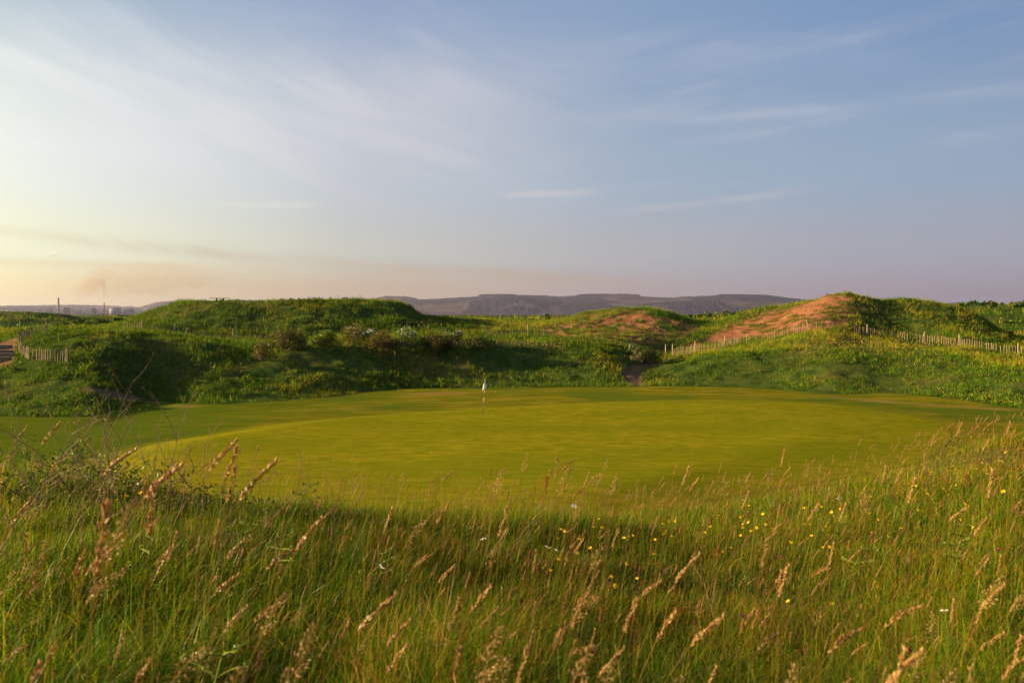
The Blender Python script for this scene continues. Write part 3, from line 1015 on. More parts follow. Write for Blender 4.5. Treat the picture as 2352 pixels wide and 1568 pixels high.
M_STEAM = plume_mat('white_steam', (1, 1, 1), 0.06)
M_SMOKE = plume_mat('brown_smoke', (0.42, 0.29, 0.17), 0.009)
M_SMOKE2 = plume_mat('thin_brown_smoke', (0.42, 0.29, 0.17), 0.0022)


M_SMOKE3 = plume_mat('faint_brown_smoke', (0.45, 0.32, 0.20), 0.0014)


def plume(name, label, pts, mat, seed=1, n=16):
    """billowing plume: a closed lumpy tube through (px, row, radius in px) at the works' distance"""
    P = [np.array([wx(a), PLANT, GP + hgt(b)]) for a, b, r in pts]
    Rr = [r / FPX * PLANT for a, b, r in pts]
    K = (len(P) - 1) * 8 + 1
    s = np.linspace(0, len(P) - 1, K)
    P = np.stack([np.interp(s, range(len(P)), [p[k] for p in P]) for k in range(3)], 1)
    Rr = np.interp(s, range(len(Rr)), Rr) * (1 - (np.abs(np.linspace(-1, 1, K)) ** 8) * 0.85)
    V, F = [], []
    for k in range(K):
        d = P[min(k + 1, K - 1)] - P[max(k - 1, 0)]
        d /= np.linalg.norm(d)
        u = np.cross(d, (0, 1, 0))
        u /= np.linalg.norm(u)
        w = np.cross(d, u)
        for a in range(n):
            an = 2 * pi * a / n
            j = 0.55 + 0.9 * float(fbm(np.array([k * 0.55 + 3 * seed]), np.array([a * 5.0 / n * 2 if a < n / 2 else (n - a) * 5.0 / n * 2]), 1.6, 3, seed)[0])
            V.append(P[k] + Rr[k] * j * (cos(an) * u + sin(an) * w))
    for k in range(K - 1):
        for a in range(n):
            F.append((k * n + a, k * n + (a + 1) % n, (k + 1) * n + (a + 1) % n, (k + 1) * n + a))
    F += [tuple(range(n))[::-1], tuple((K - 1) * n + a for a in range(n))]
    o = link(name, Geo().add(V, F).mesh(name, True), mat)
    return tag(o, label, name, kind='stuff')


plume('smoke', 'thin brown smoke rising from the taller chimney', [(134, 684, 1.2), (136, 676, 2.2), (139, 666, 3.5), (136, 654, 5), (138, 640, 8)], M_SMOKE2, 1)
plume('smoke', 'brown smoke column above the slimmer chimney', [(239, 697, 1.2), (239, 686, 2.4), (240, 672, 4), (238, 656, 6), (231, 640, 8)], M_SMOKE, 2)
plume('smoke', 'broad brown smoke cloud drifting between the two chimneys', [(172, 690, 6), (186, 676, 12), (200, 660, 20), (215, 645, 24), (238, 632, 20), (262, 624, 10)], M_SMOKE2, 3)
plume('smoke', 'denser heart of the brown smoke cloud left of the slim chimney', [(184, 672, 5), (200, 660, 10), (216, 652, 13), (232, 648, 9)], M_SMOKE2, 13)
plume('smoke', 'wide faint brown smoke spreading away above the works', [(150, 672, 14), (210, 658, 26), (270, 645, 36), (340, 636, 40), (430, 634, 34), (520, 640, 24)], M_SMOKE3, 14)
plume('smoke', 'smoke hanging over the conveyor house', [(158, 706, 2), (163, 699, 4), (172, 692, 6), (178, 682, 6)], M_SMOKE2, 4)
plume('steam', 'white steam puff near the low far shed', [(11.5, 720, 0.8), (13, 716, 1.8), (16, 712, 1.6)], M_STEAM, 5)
plume('steam', 'white steam puff right of the furnace stoves', [(122, 719, 0.7), (124, 714.5, 1.4), (126, 711, 1.2)], M_STEAM, 6)
plume('steam', 'white steam puffs under the conveyor gallery', [(187, 720, 2.2), (190, 716, 1.8), (189, 712, 1.4), (194, 706.5, 2.0)], M_STEAM, 7)
plume('steam', 'white steam wisp on top of the gas holder', [(255, 706.5, 0.7), (257, 702, 1.2), (258.5, 697, 0.9)], M_STEAM, 8)
plume('steam', 'white steam cloud rolling along behind the dune edge', [(327, 713.5, 1.6), (332, 709, 2.6), (338, 706, 2.2), (345, 704, 1.6)], M_STEAM, 9)
plume('steam', 'pale smoke drifting along the foot of the hills', [(1120, 716, 3), (1150, 709, 5), (1175, 701, 5), (1200, 697, 7), (1225, 705, 7), (1260, 712, 4)], plume_mat('pale_smoke', (0.85, 0.8, 0.85), 0.0014), 10)

# ------------------------------------------------------------------ haze
mh, n, out = mat_new('evening_haze')
v = n.node('ShaderNodeVolumePrincipled')
v.inputs['Color'].default_value = (0.41, 0.41, 0.60, 1)
v.inputs['Density'].default_value = 0.000046
v.inputs['Anisotropy'].default_value = 0.4
n.l.new(v.outputs[0], out.inputs[1])
g = Geo().box(-15000, 15000, -15000, 15000, -12, float(zz.max()) + 60)
tag(link('haze', g.mesh('haze'), mh), 'thin evening haze over the plain', 'haze', kind='stuff')

# ------------------------------------------------------------------ grass
def blades(base, h, az, lean, w, c0, c1, seg=3, face=None, droop=0.35):
    """tapering bent leaves; base (N,3), the rest per blade; returns verts, tris, quads, colours"""
    n = len(base)
    d = np.stack([np.cos(az), np.sin(az), 0 * az], 1)
    fa = rng.uniform(0, 2 * pi, n) if face is None else face
    wv = np.stack([np.cos(fa), np.sin(fa), 0 * fa], 1)
    V, Cc = [], []
    for k in range(seg + 1):
        s = k / seg
        up = h * s * (1 - droop * lean * s * s)
        p = base + d * (h * lean * s ** 1.8)[:, None]
        p[:, 2] += up
        c = c0 + (c1 - c0) * s ** 1.3
        if k < seg:
            ww = (w * (1 - s) ** 0.6 * 0.5)[:, None]
            V += [p - wv * ww, p + wv * ww]
            Cc += [c, c]
        else:
            V.append(p)
            Cc.append(c)
    m = 2 * seg + 1
    V = np.stack(V, 1).reshape(-1, 3)
    Cc = np.stack(Cc, 1).reshape(-1, 3)
    o = (np.arange(n) * m)[:, None]
    Q = [o + np.array([[2 * k, 2 * k + 1, 2 * k + 3, 2 * k + 2]]) for k in range(seg - 1)]
    Q = np.concatenate(Q) if Q else np.zeros((0, 4), int)
    T = o + np.array([[2 * seg - 2, 2 * seg - 1, 2 * seg]])
    return V, T, Q, Cc


def join(parts):
    V, T, Q, Cc, b = [], [], [], [], 0
    for v, t, q, c in parts:
        V.append(v)
        T.append(t + b)
        Q.append(q + b)
        Cc.append(c)
        b += len(v)
    return np.concatenate(V), np.concatenate(T), np.concatenate(Q), np.concatenate(Cc)


def pal(cols, wts, n):
    cols = np.array(cols)
    w = np.asarray(wts, float)
    if w.ndim == 1:
        i = rng.choice(len(cols), n, p=w / w.sum())
    else:
        cw = np.cumsum(w / w.sum(1, keepdims=True), 1)
        i = (rng.random(n)[:, None] > cw).sum(1).clip(0, len(cols) - 1)
    c = cols[i] * rng.uniform(0.75, 1.25, (n, 1))
    return c * rng.uniform(0.9, 1.1, (n, 3))


M_GRASS = mat_leaf('meadow_grass_leaf', trans=0.5, rough=0.5, sheen=0.06)
M_TUFT = mat_leaf('dune_grass_leaf', trans=0.35, rough=0.6, sheen=0.03)
M_LEAF = mat_leaf('shrub_leaf', trans=0.35, rough=0.5, sheen=0.06)
GREEN_A, GREEN_B, LIME, STRAW, RUST = (0.026, 0.090, 0.003), (0.075, 0.150, 0.004), (0.210, 0.200, 0.005), (0.34, 0.175, 0.030), (0.26, 0.090, 0.018)


def fan(n, r0, r1, half=44.0, p=1.0):
    """random ground points in a fan before the camera; p=1 even per area, smaller p thickens the near part"""
    u = rng.random(n)
    r = (r0 ** (2 * p) + u * (r1 ** (2 * p) - r0 ** (2 * p))) ** (1 / (2 * p))
    t = np.radians(rng.uniform(-half, half, n))
    return r * np.sin(t), r * np.cos(t), r


# near meadow: three rings, finer and denser close by
parts = []
for n, r0, r1, hh, ww in ((92000, 0.9, 3.2, (0.10, 0.36), (0.0020, 0.0055)), (155000, 3.2, 6.8, (0.06, 0.21), (0.0026, 0.006)), (120000, 6.8, 14.0, (0.05, 0.17), (0.005, 0.010)),
                          (24000, 14.0, 34.0, (0.12, 0.3), (0.012, 0.022))):
    x, y, r = fan(n, r0, r1, 75.0 if r1 < 4 else 58.0 if r1 < 7 else 46.0, 0.8)
    mw = masks(x, y)[0]
    patch = fbm(x, y, 1.3, 3, 131)
    keep = (mw < 0.3) & (rng.random(n) < 0.45 + 0.9 * patch)
    x, y, r, patch = x[keep], y[keep], r[keep], patch[keep]
    n = len(x)
    z = ground(x, y) - 0.01
    dry = fbm(x, y, 2.6, 3, 141) + 0.19 * sstep(r, 2.3, 5.0) - 0.14  # dry patches, with shade painted in by greening the nearest grass
    side = sstep(x / np.maximum(y, 1), -0.1, 0.5)
    wt = np.stack([1.55 - dry + 0.9 * (1 - sstep(r, 2.5, 4.5)), 1.1 + 0 * dry, 0.35 + 1.1 * dry, 0.06 + 0.45 * sstep(dry, 0.5, 0.75), 0.04 + 0.22 * side + 0.22 * sstep(dry, 0.55, 0.8)], 1)  # dark green weighted close by, standing in for shade among the blades
    c0 = pal([GREEN_A, GREEN_B, LIME, STRAW, RUST], wt, n)
    c1 = c0 * rng.uniform(0.9, 1.5, (n, 1)) + np.array([0.03, 0.015, 0.0]) * rng.random((n, 1))
    h = rng.uniform(*hh, n) * (0.30 + 1.45 * sstep(patch, 0.2, 0.85)) * (1 + 0.9 * sstep(-x / y, 0.34, 0.60) * sstep(y, 3.4, 4.8) * sstep(fbm(x, y, 0.8, 2, 138), 0.3, 0.6))
    az = rng.normal(0.1, 1.25, n) + 4.0 * (fbm(x, y, 0.6, 2, 135) - 0.5)
    lean = np.abs(rng.normal(0.7, 0.5, n)) * (0.5 + 1.1 * fbm(x, y, 0.5, 2, 136))
    parts.append(blades(np.stack([x, y, z], 1), h, az, lean, rng.uniform(*ww, n), c0, c1, 3))
# broad bent leaves, and straw fallen across the sward
for n, hh, ww, ln, cols, wts in ((3200, (0.12, 0.30), (0.006, 0.012), (0.5, 1.3), [GREEN_A, GREEN_B, (0.10, 0.15, 0.02), LIME], (1, 1.2, 0.8, 0.5)), (6000, (0.14, 0.36), (0.0016, 0.003), (1.0, 2.3), [STRAW, RUST, (0.30, 0.20, 0.09), LIME], (1, 0.7, 1, 0.4))):
    x, y, r = fan(n, 1.1, 9.0, 46.0, 0.75)
    ok = (masks(x, y)[0] < 0.2) & (rng.random(n) < 0.25 + 1.2 * sstep(fbm(x, y, 0.8, 2, 137), 0.35, 0.65))
    x, y = x[ok], y[ok]
    n = len(x)
    c0 = pal(cols, wts, n)
    parts.append(blades(np.stack([x, y, ground(x, y) - 0.01], 1), rng.uniform(*hh, n), rng.normal(0.1, 1.4, n), rng.uniform(*ln, n), rng.uniform(*ww, n), c0, c0 * 1.15, 4, droop=0.42))
x, y, r = fan(6000, 1.2, 7.5, 55.0, 0.75)
ok = masks(x, y)[0] < 0.2
x, y = x[ok], y[ok]
n = len(x)
c0 = pal([GREEN_B, (0.11, 0.16, 0.006), (0.20, 0.17, 0.015), (0.20, 0.09, 0.02)], (1.2, 1.2, 0.6, 0.35), n)
parts.append(blades(np.stack([x, y, ground(x, y) - 0.01], 1), rng.uniform(0.25, 0.60, n), rng.normal(0.05, 0.6, n), np.abs(rng.normal(0.22, 0.18, n)), rng.uniform(0.0016, 0.0028, n), c0, c0 * np.array([1.5, 1.1, 0.9]), 3))
V_, T_, Q_, C_ = join(parts)
o = link('meadow_grass', mesh_np('meadow_grass', V_, tris=T_, quads=Q_, col=C_), M_GRASS)
tag(o, 'long wild meadow grass on the bank before the putting green', 'grass', kind='stuff')
del parts, V_, T_, Q_, C_


def region_tone(x, y):
    """dryness of the dune vegetation, with shade of the front face painted in, 0..1"""
    px, Y = polar(x, y)
    TY, TZ = tab_at(px)
    t = fbm(x, y, 13.0, 4, 151)
    bench = sstep(Y, TY[:, 6] - 1, TY[:, 6] + 4) * (1 - sstep(Y, TY[:, 8] + 4, TY[:, 8] + 8))
    t = t + 0.22 * bench * sstep(px, 1540, 1640)
    t = t + 0.10 * sstep(Y, TY[:, 7], TY[:, 8]) * sstep(px, 980, 1120) * (1 - sstep(px, 1900, 2000))
    t = t - (0.09 + 0.10 * sstep(px, 1400, 1560)) * (1 - sstep(Y, TY[:, 6] - 2, TY[:, 6] + 2))  # deep green front face; right part greener still, painting in its grazing shade
    return t


# dune vegetation from the far edge of the mown ground back over the ridges
parts = []
for n, r0, r1, per, hh, ww, p in ((135000, 46, 150, 7, (0.14, 0.50), (0.016, 0.042), 0.55), (26000, 150, 420, 4, (0.4, 0.9), (0.08, 0.2), 0.6)):
    x, y, r = fan(n, r0, r1, 42.0, p)
    z = ground(x, y)
    mw, sd, dt, wn = masks(x, y, z)
    cover = sstep(fbm(x, y, 3.2, 4, 161), 0.22, 0.78)
    keep = (mw < 0.35) & (dt < 0.35) & (rng.random(n) > sd * 0.93) & (rng.random(n) < 0.55 + 0.6 * cover)
    x, y, z, sd, cover, mw = x[keep], y[keep], z[keep], sd[keep], cover[keep], mw[keep]
    n = len(x)
    tone = region_tone(x, y)
    X, Yv, Z, S, TN, CV = (np.repeat(a, per) for a in (x, y, z, sd, tone, cover))
    m = len(X)
    X = X + rng.normal(0, 0.11 if r0 < 100 else 0.5, m)
    Yv = Yv + rng.normal(0, 0.11 if r0 < 100 else 0.5, m)
    Z = ground(X, Yv) - 0.03
    TN = TN + np.repeat((fbm(x, y, 3.6, 3, 165) - 0.5) * 0.45, per)
    d1, d2 = sstep(TN, 0.40, 0.60), sstep(TN, 0.56, 0.74)
    wt = np.stack([1.35 - d1, 1.0 + 0 * d1, 0.22 + 1.0 * d1, 0.03 + 0.30 * d2, 0.03 + 0.38 * d2], 1)
    tuftw = np.repeat(rng.random(n), per)
    c0 = pal([(0.028, 0.080, 0.003), (0.076, 0.135, 0.004), (0.200, 0.190, 0.006), (0.36, 0.21, 0.06), (0.20, 0.095, 0.022)], wt, m) * (0.55 + 0.9 * tuftw)[:, None]
    face = np.repeat((1 - sstep(polar(x, y)[1], tab_at(polar(x, y)[0])[0][:, 6] - 2, tab_at(polar(x, y)[0])[0][:, 6] + 1)) * (r0 < 100), per)
    h = rng.uniform(*hh, m) * (1 - 0.35 * face) * (0.45 + 1.2 * CV) * (1 - 0.45 * S) * (0.75 + 0.5 * tuftw)
    parts.append(blades(np.stack([X, Yv, Z], 1), h, rng.normal(0.1, 1.3, m), np.abs(rng.normal(0.35, 0.25, m)), rng.uniform(*ww, m), c0, c0 * rng.uniform(1.0, 1.5, (m, 1)), 1))
V_, T_, Q_, C_ = join(parts)
o = link('dune_grass', mesh_np('dune_grass', V_, tris=T_, quads=Q_, col=C_), M_TUFT)
tag(o, 'tufted rough grass covering the dunes behind the putting green', 'grass', kind='stuff')
del parts, V_, T_, Q_, C_

# bracken: clumps of broad arching fronds over the front bank and the big dune
x, y, r = fan(15000, 48, 125, 40.0, 0.7)
z = ground(x, y)
mw, sd, dt, wn = masks(x, y, z)
px_, Y_ = polar(x, y)
den = sstep(fbm(x, y, 9.0, 3, 171), 0.44, 0.60) * (1 - 0.85 * sstep(px_, 1350, 1500))
keep = (mw < 0.1) & (dt < 0.1) & (sd < 0.2) & (rng.random(len(x)) < den)
x, y = x[keep], y[keep]
per = 7
X, Yv = np.repeat(x, per) + rng.normal(0, 0.12, len(x) * per), np.repeat(y, per) + rng.normal(0, 0.12, len(x) * per)
m = len(X)
c0 = pal([(0.035, 0.090, 0.004), (0.075, 0.120, 0.005), (0.12, 0.135, 0.006)], (1, 1.2, 0.7), m)
b = blades(np.stack([X, Yv, ground(X, Yv) + 0.08], 1), rng.uniform(0.25, 0.65, m), rng.uniform(0, 2 * pi, m), rng.uniform(0.4, 1.1, m), rng.uniform(0.05, 0.12, m), c0, c0 * 1.25, 2, droop=0.6)
o = link('bracken', mesh_np('bracken', b[0], tris=b[1], quads=b[2], col=b[3]), M_TUFT)
tag(o, 'light green bracken growing in patches over the banks', 'bracken', kind='stuff')

# sparse marram on the sand
x, y, r = fan(110000, 80, 128, 34.0, 1.0)
z = ground(x, y)
mw, sd, dt, wn = masks(x, y, z)
keep = (sd > 0.25) & (rng.random(len(x)) < 1.3 * sstep(fbm(x, y, 1.0, 3, 181), 0.5, 0.60) * sstep(fbm(x, y, 7.0, 2, 182), 0.22, 0.5))
x, y = x[keep], y[keep]
per = 7
X, Yv = np.repeat(x, per) + rng.normal(0, 0.14, len(x) * per), np.repeat(y, per) + rng.normal(0, 0.10, len(x) * per)
m = len(X)
c0 = pal([(0.05, 0.085, 0.010), (0.12, 0.12, 0.012), (0.15, 0.10, 0.03)], (1, 1.2, 0.5), m)
b = blades(np.stack([X, Yv, ground(X, Yv) - 0.12], 1), rng.uniform(0.18, 0.42, m), rng.normal(0.1, 1.3, m), rng.uniform(0.2, 0.9, m), rng.uniform(0.03, 0.07, m), c0, c0 * 1.3, 1)
o = link('marram_grass', mesh_np('marram_grass', b[0], tris=b[1], quads=b[2], col=b[3]), M_TUFT)
tag(o, 'thin marram tufts dotted over the bare sand faces', 'grass', kind='stuff')

# drifts of tiny yellow flowers over the banks, and pale seeding grass
def specks(name, label, areas, size, cols, hgt_=(0.2, 0.5), cat='flowers'):
    P = []
    for (ax, ar_, bx, br, spread, n) in areas:
        for k in range(n):
            t = random.random()
            px = ax + (bx - ax) * t + random.gauss(0, spread)
            row = ar_ + (br - ar_) * t + random.gauss(0, spread * 0.28)
            if row < 735:
                continue
            x_, y_, z_ = spot(px, row, 0.3, y0=40)
            if y_ < 130:
                P.append((x_, y_, z_ + random.uniform(*hgt_)))
    P = np.array(P)
    n = len(P)
    sz = rng.uniform(*size, n)
    c = pal(cols, [1] * len(cols), n)
    a = rng.uniform(0, pi, n)
    d1 = np.stack([np.cos(a), np.sin(a) * 0.6, rng.normal(0, 0.4, n)], 1) * sz[:, None]
    d2 = np.stack([-np.sin(a) * 0.3, rng.normal(0, 0.3, n), np.ones(n)], 1) * sz[:, None]
    V_ = np.stack([P - d1, P - d2, P + d1, P + d2], 1).reshape(-1, 3)
    Q_ = (np.arange(n) * 4)[:, None] + np.arange(4)[None]
    o = link(name, mesh_np(name, V_, quads=Q_, col=np.repeat(c, 4, 0)), M_TUFT)
    tag(o, label, cat, kind='stuff')


YEL = [(0.75, 0.50, 0.02), (0.80, 0.60, 0.05)]
specks('yellow_flowers', 'drifts of tiny yellow flowers scattered on the rough banks',
       [(1200, 775, 1430, 792, 12, 80), (1540, 826, 1790, 806, 10, 60), (1790, 812, 2000, 818, 16, 36), (2120, 890, 2352, 905, 22, 90), (2220, 908, 2352, 925, 14, 110), (1780, 820, 2350, 880, 40, 30), (60, 900, 330, 940, 25, 40), (400, 870, 700, 905, 30, 12)],
       (0.016, 0.036), YEL)
specks('seeding_grass', 'patches of pinkish seeding grass on the banks', [(1035, 792, 1290, 792, 16, 420), (1650, 775, 2200, 800, 40, 420), (1900, 815, 2352, 850, 35, 200), (1150, 745, 1290, 750, 18, 120), (930, 760, 1010, 738, 14, 60)],
       (0.03, 0.07), [(0.36, 0.22, 0.10), (0.30, 0.16, 0.07), (0.42, 0.28, 0.14)], (0.2, 0.7), 'grass')


# ------------------------------------------------------------------ bushes
M_WOOD = mat_plain('shrub_wood', (0.11, 0.075, 0.05), scale=8)
M_BLOSSOM = mat_leaf('white_blossom', trans=0.25, rough=0.6, sheen=0.05)


def leaves(centres, radii, n, size, cols, wts, flat=0.5, squash=0.8, upper=False):
    """leaf-sized faces spread over the outsides of clumps"""
    k = rng.integers(0, len(centres), n)
    v = rng.normal(0, 1, (n, 3))
    v /= np.linalg.norm(v, axis=1, keepdims=True)
    if upper:
        v[:, 2] = np.abs(v[:, 2])
    rad = radii[k] * rng.uniform(0.55, 1.08, n)
    p = centres[k] + v * rad[:, None] * np.array([1, 1, squash])
    a, e = rng.uniform(0, 2 * pi, n), rng.normal(0, flat, n)
    d1 = np.stack([np.cos(a) * np.cos(e), np.sin(a) * np.cos(e), np.sin(e)], 1)
    d2 = np.cross(d1, rng.normal(0, 1, (n, 3)))
    d2 /= np.linalg.norm(d2, axis=1, keepdims=True)
    s = rng.uniform(*size, n)[:, None]
    V_ = np.stack([p - d1 * s, p + d2 * s * 0.5, p + d1 * s, p - d2 * s * 0.5], 1).reshape(-1, 3)
    Q_ = (np.arange(n) * 4)[:, None] + np.arange(4)[None]
    return V_, Q_, np.repeat(pal(cols, wts, n), 4, 0)


def bush(name, label, px, top, bottom, halfw, cols, wts, cat='bush', group=None, Y=None, n=900, leaf=(0.05, 0.11), blossom=0, depth=0.8, base_y0=45, spread=None):
    if Y is None:
        x_, y_, z_ = spot(px, bottom, y0=base_y0)
    else:
        x_, y_ = (px - CX0) / FPX * Y, Y
        z_ = gz(x_, y_)
    w = halfw / FPX * y_
    h = max(0.5, EYE - (top - HZ) / FPX * y_ - z_)
    e = empty(name, (x_, y_, z_), label, cat, group)
    nc = 13
    cs, rs = [], []
    for k in range(nc):
        a, u = random.uniform(0, 2 * pi), random.random() ** 0.5
        f = random.uniform(0.18, 0.82)
        rim = (1 - abs(f - 0.4) ** 2)
        cs.append((cos(a) * u * w * 0.72 * rim, sin(a) * u * w * depth * 0.72 * rim, h * f * (1 - 0.35 * u * u)))
        rs.append(random.uniform(0.22, 0.40) * min(w, h) + 0.08)
    cs, rs = np.array(cs), np.array(rs)
    V_, Q_, C_ = leaves(cs, rs, n, leaf, cols, wts)
    link('foliage', mesh_np('foliage', V_, quads=Q_, col=C_), M_LEAF, e)
    g = Geo()
    for c in cs[::2]:
        g.tube([(0.1 * c[0], 0.1 * c[1], -0.15), (0.5 * c[0], 0.5 * c[1], c[2] * 0.55), tuple(c)], [0.045, 0.03, 0.012], 5)
    link('branches', g.mesh('branches'), M_WOOD, e)
    if blossom:
        top_c = cs[np.argsort(-cs[:, 2])[:9]]
        V_, Q_, C_ = leaves(top_c, np.full(len(top_c), rs.mean() * 1.12), int(blossom * 0.6), (0.035, 0.075), [(0.66, 0.62, 0.52), (0.55, 0.53, 0.48)], (1, 1), 0.8, 0.85, True)
        link('blossom', mesh_np('blossom', V_, quads=Q_, col=C_), M_BLOSSOM, e)
    return e


GORSE = [(0.075, 0.060, 0.014), (0.11, 0.075, 0.022), (0.05, 0.065, 0.012), (0.15, 0.10, 0.02)]
DARKG = [(0.022, 0.045, 0.008), (0.04, 0.06, 0.010), (0.055, 0.05, 0.014)]
FRESH = [(0.06, 0.12, 0.010), (0.11, 0.15, 0.012), (0.17, 0.18, 0.014)]
BRAM = [(0.07, 0.075, 0.014), (0.12, 0.075, 0.022), (0.05, 0.085, 0.010)]
bush('gorse_bush', 'rounded brown green gorse bush between two white flowering hawthorns', 885, 746, 806, 46, GORSE, (1, 1.1, 0.8, 0.6), group='gorse on the front bank', n=4200)
bush('gorse_bush', 'dark gorse bush at the right end of the bush row', 1003, 750, 812, 44, [GORSE[0], GORSE[2], (0.04, 0.035, 0.012)], (1, 1, 1), group='gorse on the front bank', n=4200)
bush('hawthorn_bush', 'small white flowering hawthorn left of the brown gorse', 846, 750, 785, 22, FRESH[:2] + DARKG[:1], (1, 0.6, 1), 'hawthorn', 'hawthorns in blossom on the front bank', n=700, blossom=420)
bush('hawthorn_bush', 'tall white flowering hawthorn right of the brown gorse', 932, 739, 800, 29, FRESH[:2] + DARKG[:1], (1, 0.6, 1), 'hawthorn', 'hawthorns in blossom on the front bank', n=800, blossom=430)
bush('hawthorn_bush', 'white flowering hawthorn trailing down behind the dark gorse', 1042, 745, 788, 28, DARKG, (1, 1, 0.5), 'hawthorn', 'hawthorns in blossom on the front bank', n=900, blossom=240)
bush('hawthorn_bush', 'reddish leaved hawthorn with sparse white blossom at the crest', 812, 746, 782, 38, [(0.14, 0.055, 0.025), (0.07, 0.07, 0.015), (0.04, 0.06, 0.01)], (1, 1, 1), 'hawthorn', 'hawthorns in blossom on the front bank', n=1100, blossom=150)
bush('bramble_bush', 'low spreading brown green bramble thicket at the left of the bush row', 655, 751, 806, 62, BRAM, (1, 1, 1), 'bush', 'thickets on the front bank', n=4200)
bush('bramble_bush', 'bright yellow green thicket between bramble and reddish hawthorn', 745, 754, 792, 38, FRESH, (0.7, 1, 1), 'bush', 'thickets on the front bank', n=2400)
bush('bramble_bush', 'small rust brown thicket at the foot of the bramble', 600, 782, 830, 30, BRAM[:2] + [(0.15, 0.09, 0.03)], (1, 1, 1), 'bush', 'thickets on the front bank', n=900)
bush('bramble_bush', 'dark green thicket right behind the tall hawthorn', 968, 752, 806, 32, DARKG + FRESH[:1], (1, 1, 0.6, 1), 'bush', 'thickets on the front bank', n=1400)
bush('bramble_bush', 'dark green thicket sloping down right of the hawthorns', 1095, 765, 798, 44, DARKG, (1, 1, 0.6), 'bush', 'thickets on the front bank', n=1300)
bush('gorse_bush', 'dark gorse bush beside the path gap at the fence end', 1492, 785, 832, 40, DARKG + GORSE[:1], (1, 1, 0.6, 0.6), group='gorse by the path gap', n=2000)
bush('hawthorn_bush', 'little hawthorn with white blossom above the path gap', 1452, 782, 818, 16, FRESH[:1] + DARKG[:1], (1, 1), 'hawthorn', n=500, blossom=130)
bush('willow_shrub', 'pale feathery shrub in front of the dark gorse by the path', 1466, 795, 833, 20, [(0.10, 0.12, 0.03), (0.16, 0.16, 0.05)], (1, 1), 'bush', n=700)
for px, top, bot, hw, lab in ((232, 728, 757, 30, 'rounded green bush in the middle of the hedge below the big dune'), (268, 729, 754, 24, 'green bush at the upper end of the hedge against the dune'),
                              (186, 730, 759, 30, 'olive bush at the lower middle of the hedge'), (142, 740, 761, 26, 'low olive bush at the outer end of the hedge')):
    bush('hedge_bush', lab, px, top, bot, hw, FRESH[:2] + BRAM[:1] + DARKG[:2], (0.6, 0.4, 1, 1, 1), 'bush', 'hedge of bushes below the big dune', Y=float(np.interp(px, PXA, YA[:, 9])) - 1.5, n=1500, leaf=(0.07, 0.14))
for px, top, hw, bl, lab in ((1625, 716, 13, 160, 'white flowering hawthorn lowest behind the sandy dunes'), (1672, 709, 15, 130, 'larger greenish hawthorn in thin blossom'), (1700, 706, 11, 170, 'white hawthorn close below the dark round bush'),
                             (1689, 716, 9, 150, 'small white hawthorn in front of the larger one'), (1738, 706, 15, 150, 'white hawthorn beside the sand face edge'), (1606, 720, 11, 90, 'pale hawthorn at the outer end of the hawthorn scatter'),
                             (1583, 720, 9, 60, 'tiny pale hawthorn nearest the middle sandy dune')):
    bush('hawthorn_bush', lab, px, top, 730, hw, FRESH[:1] + DARKG[:2], (1, 1, 1), 'hawthorn', 'distant hawthorns behind the sandy dunes', Y=188, n=420, leaf=(0.1, 0.2), blossom=bl)
bush('round_bush', 'dark rounded bush standing on the skyline behind the sand face', 1733, 702, 730, 15, DARKG[:2], (1, 1), 'bush', Y=196, n=600, leaf=(0.1, 0.2))
bush('round_bush', 'small lone dark bush on the distant skyline before the hills', 1257, 716, 730, 8, DARKG[:2], (1, 1), 'bush', Y=178, n=260, leaf=(0.1, 0.2))
# scattered scrub over the distant dunes
x, y, r = fan(2600, 150, 1500, 40.0, 0.45)
z = ground(x, y)
keep = fbm(x, y, 60.0, 3, 191) > 0.5
x, y, z, r = x[keep], y[keep], z[keep], r[keep]
cs = np.stack([x, y, z], 1)
V_, Q_, C_ = leaves(cs, rng.uniform(0.8, 2.6, len(x)) * (0.6 + r / 700), len(x) * 40, (0.3, 0.8), DARKG + FRESH[:1], (1, 1, 0.7, 0.5), 0.5, 0.6, True)
o = link('scrub', mesh_np('scrub', V_, quads=Q_, col=C_), M_LEAF)
tag(o, 'low scrub scattered over the distant dunes', 'scrub', kind='stuff')

# ------------------------------------------------------------------ flagstick
M_POLEW = mat_plain('pole_white', (0.62, 0.56, 0.42), rough=0.4, var=0.05)
M_POLEB = mat_plain('pole_black', (0.012, 0.011, 0.010), rough=0.4, var=0.1)
x_, y_, z_ = spot(1109, 953, y0=20)
z_ += 0.03
e = empty('flagstick', (x_, y_, z_), 'golf flagstick with limp white flag and black banded pole', 'flagstick')
LEAN = 0.13 / 2.09
g = Geo().tube([(0, 0, -0.15), (0.13, 0, 2.09)], 0.011, 10)
sub(e, 'pole', g, M_POLEW, True)
for z0, z1 in ((0.0, 0.74), (1.07, 1.33)):
    sub(e, 'black_band', Geo().tube([(z0 * LEAN, 0, z0), (z1 * LEAN, 0, z1)], 0.0145, 10), M_POLEB, True)
cols_ = [(0.0, -0.125, 0.03, 1.44), (0.0, -0.07, -0.07, 1.50), (0.0, -0.01, 0.05, 1.53), (0.008, 0.05, -0.06, 1.56), (0.014, 0.145, 0.02, 1.61)]
nu, nv = 33, 20
V_, F_ = [], []
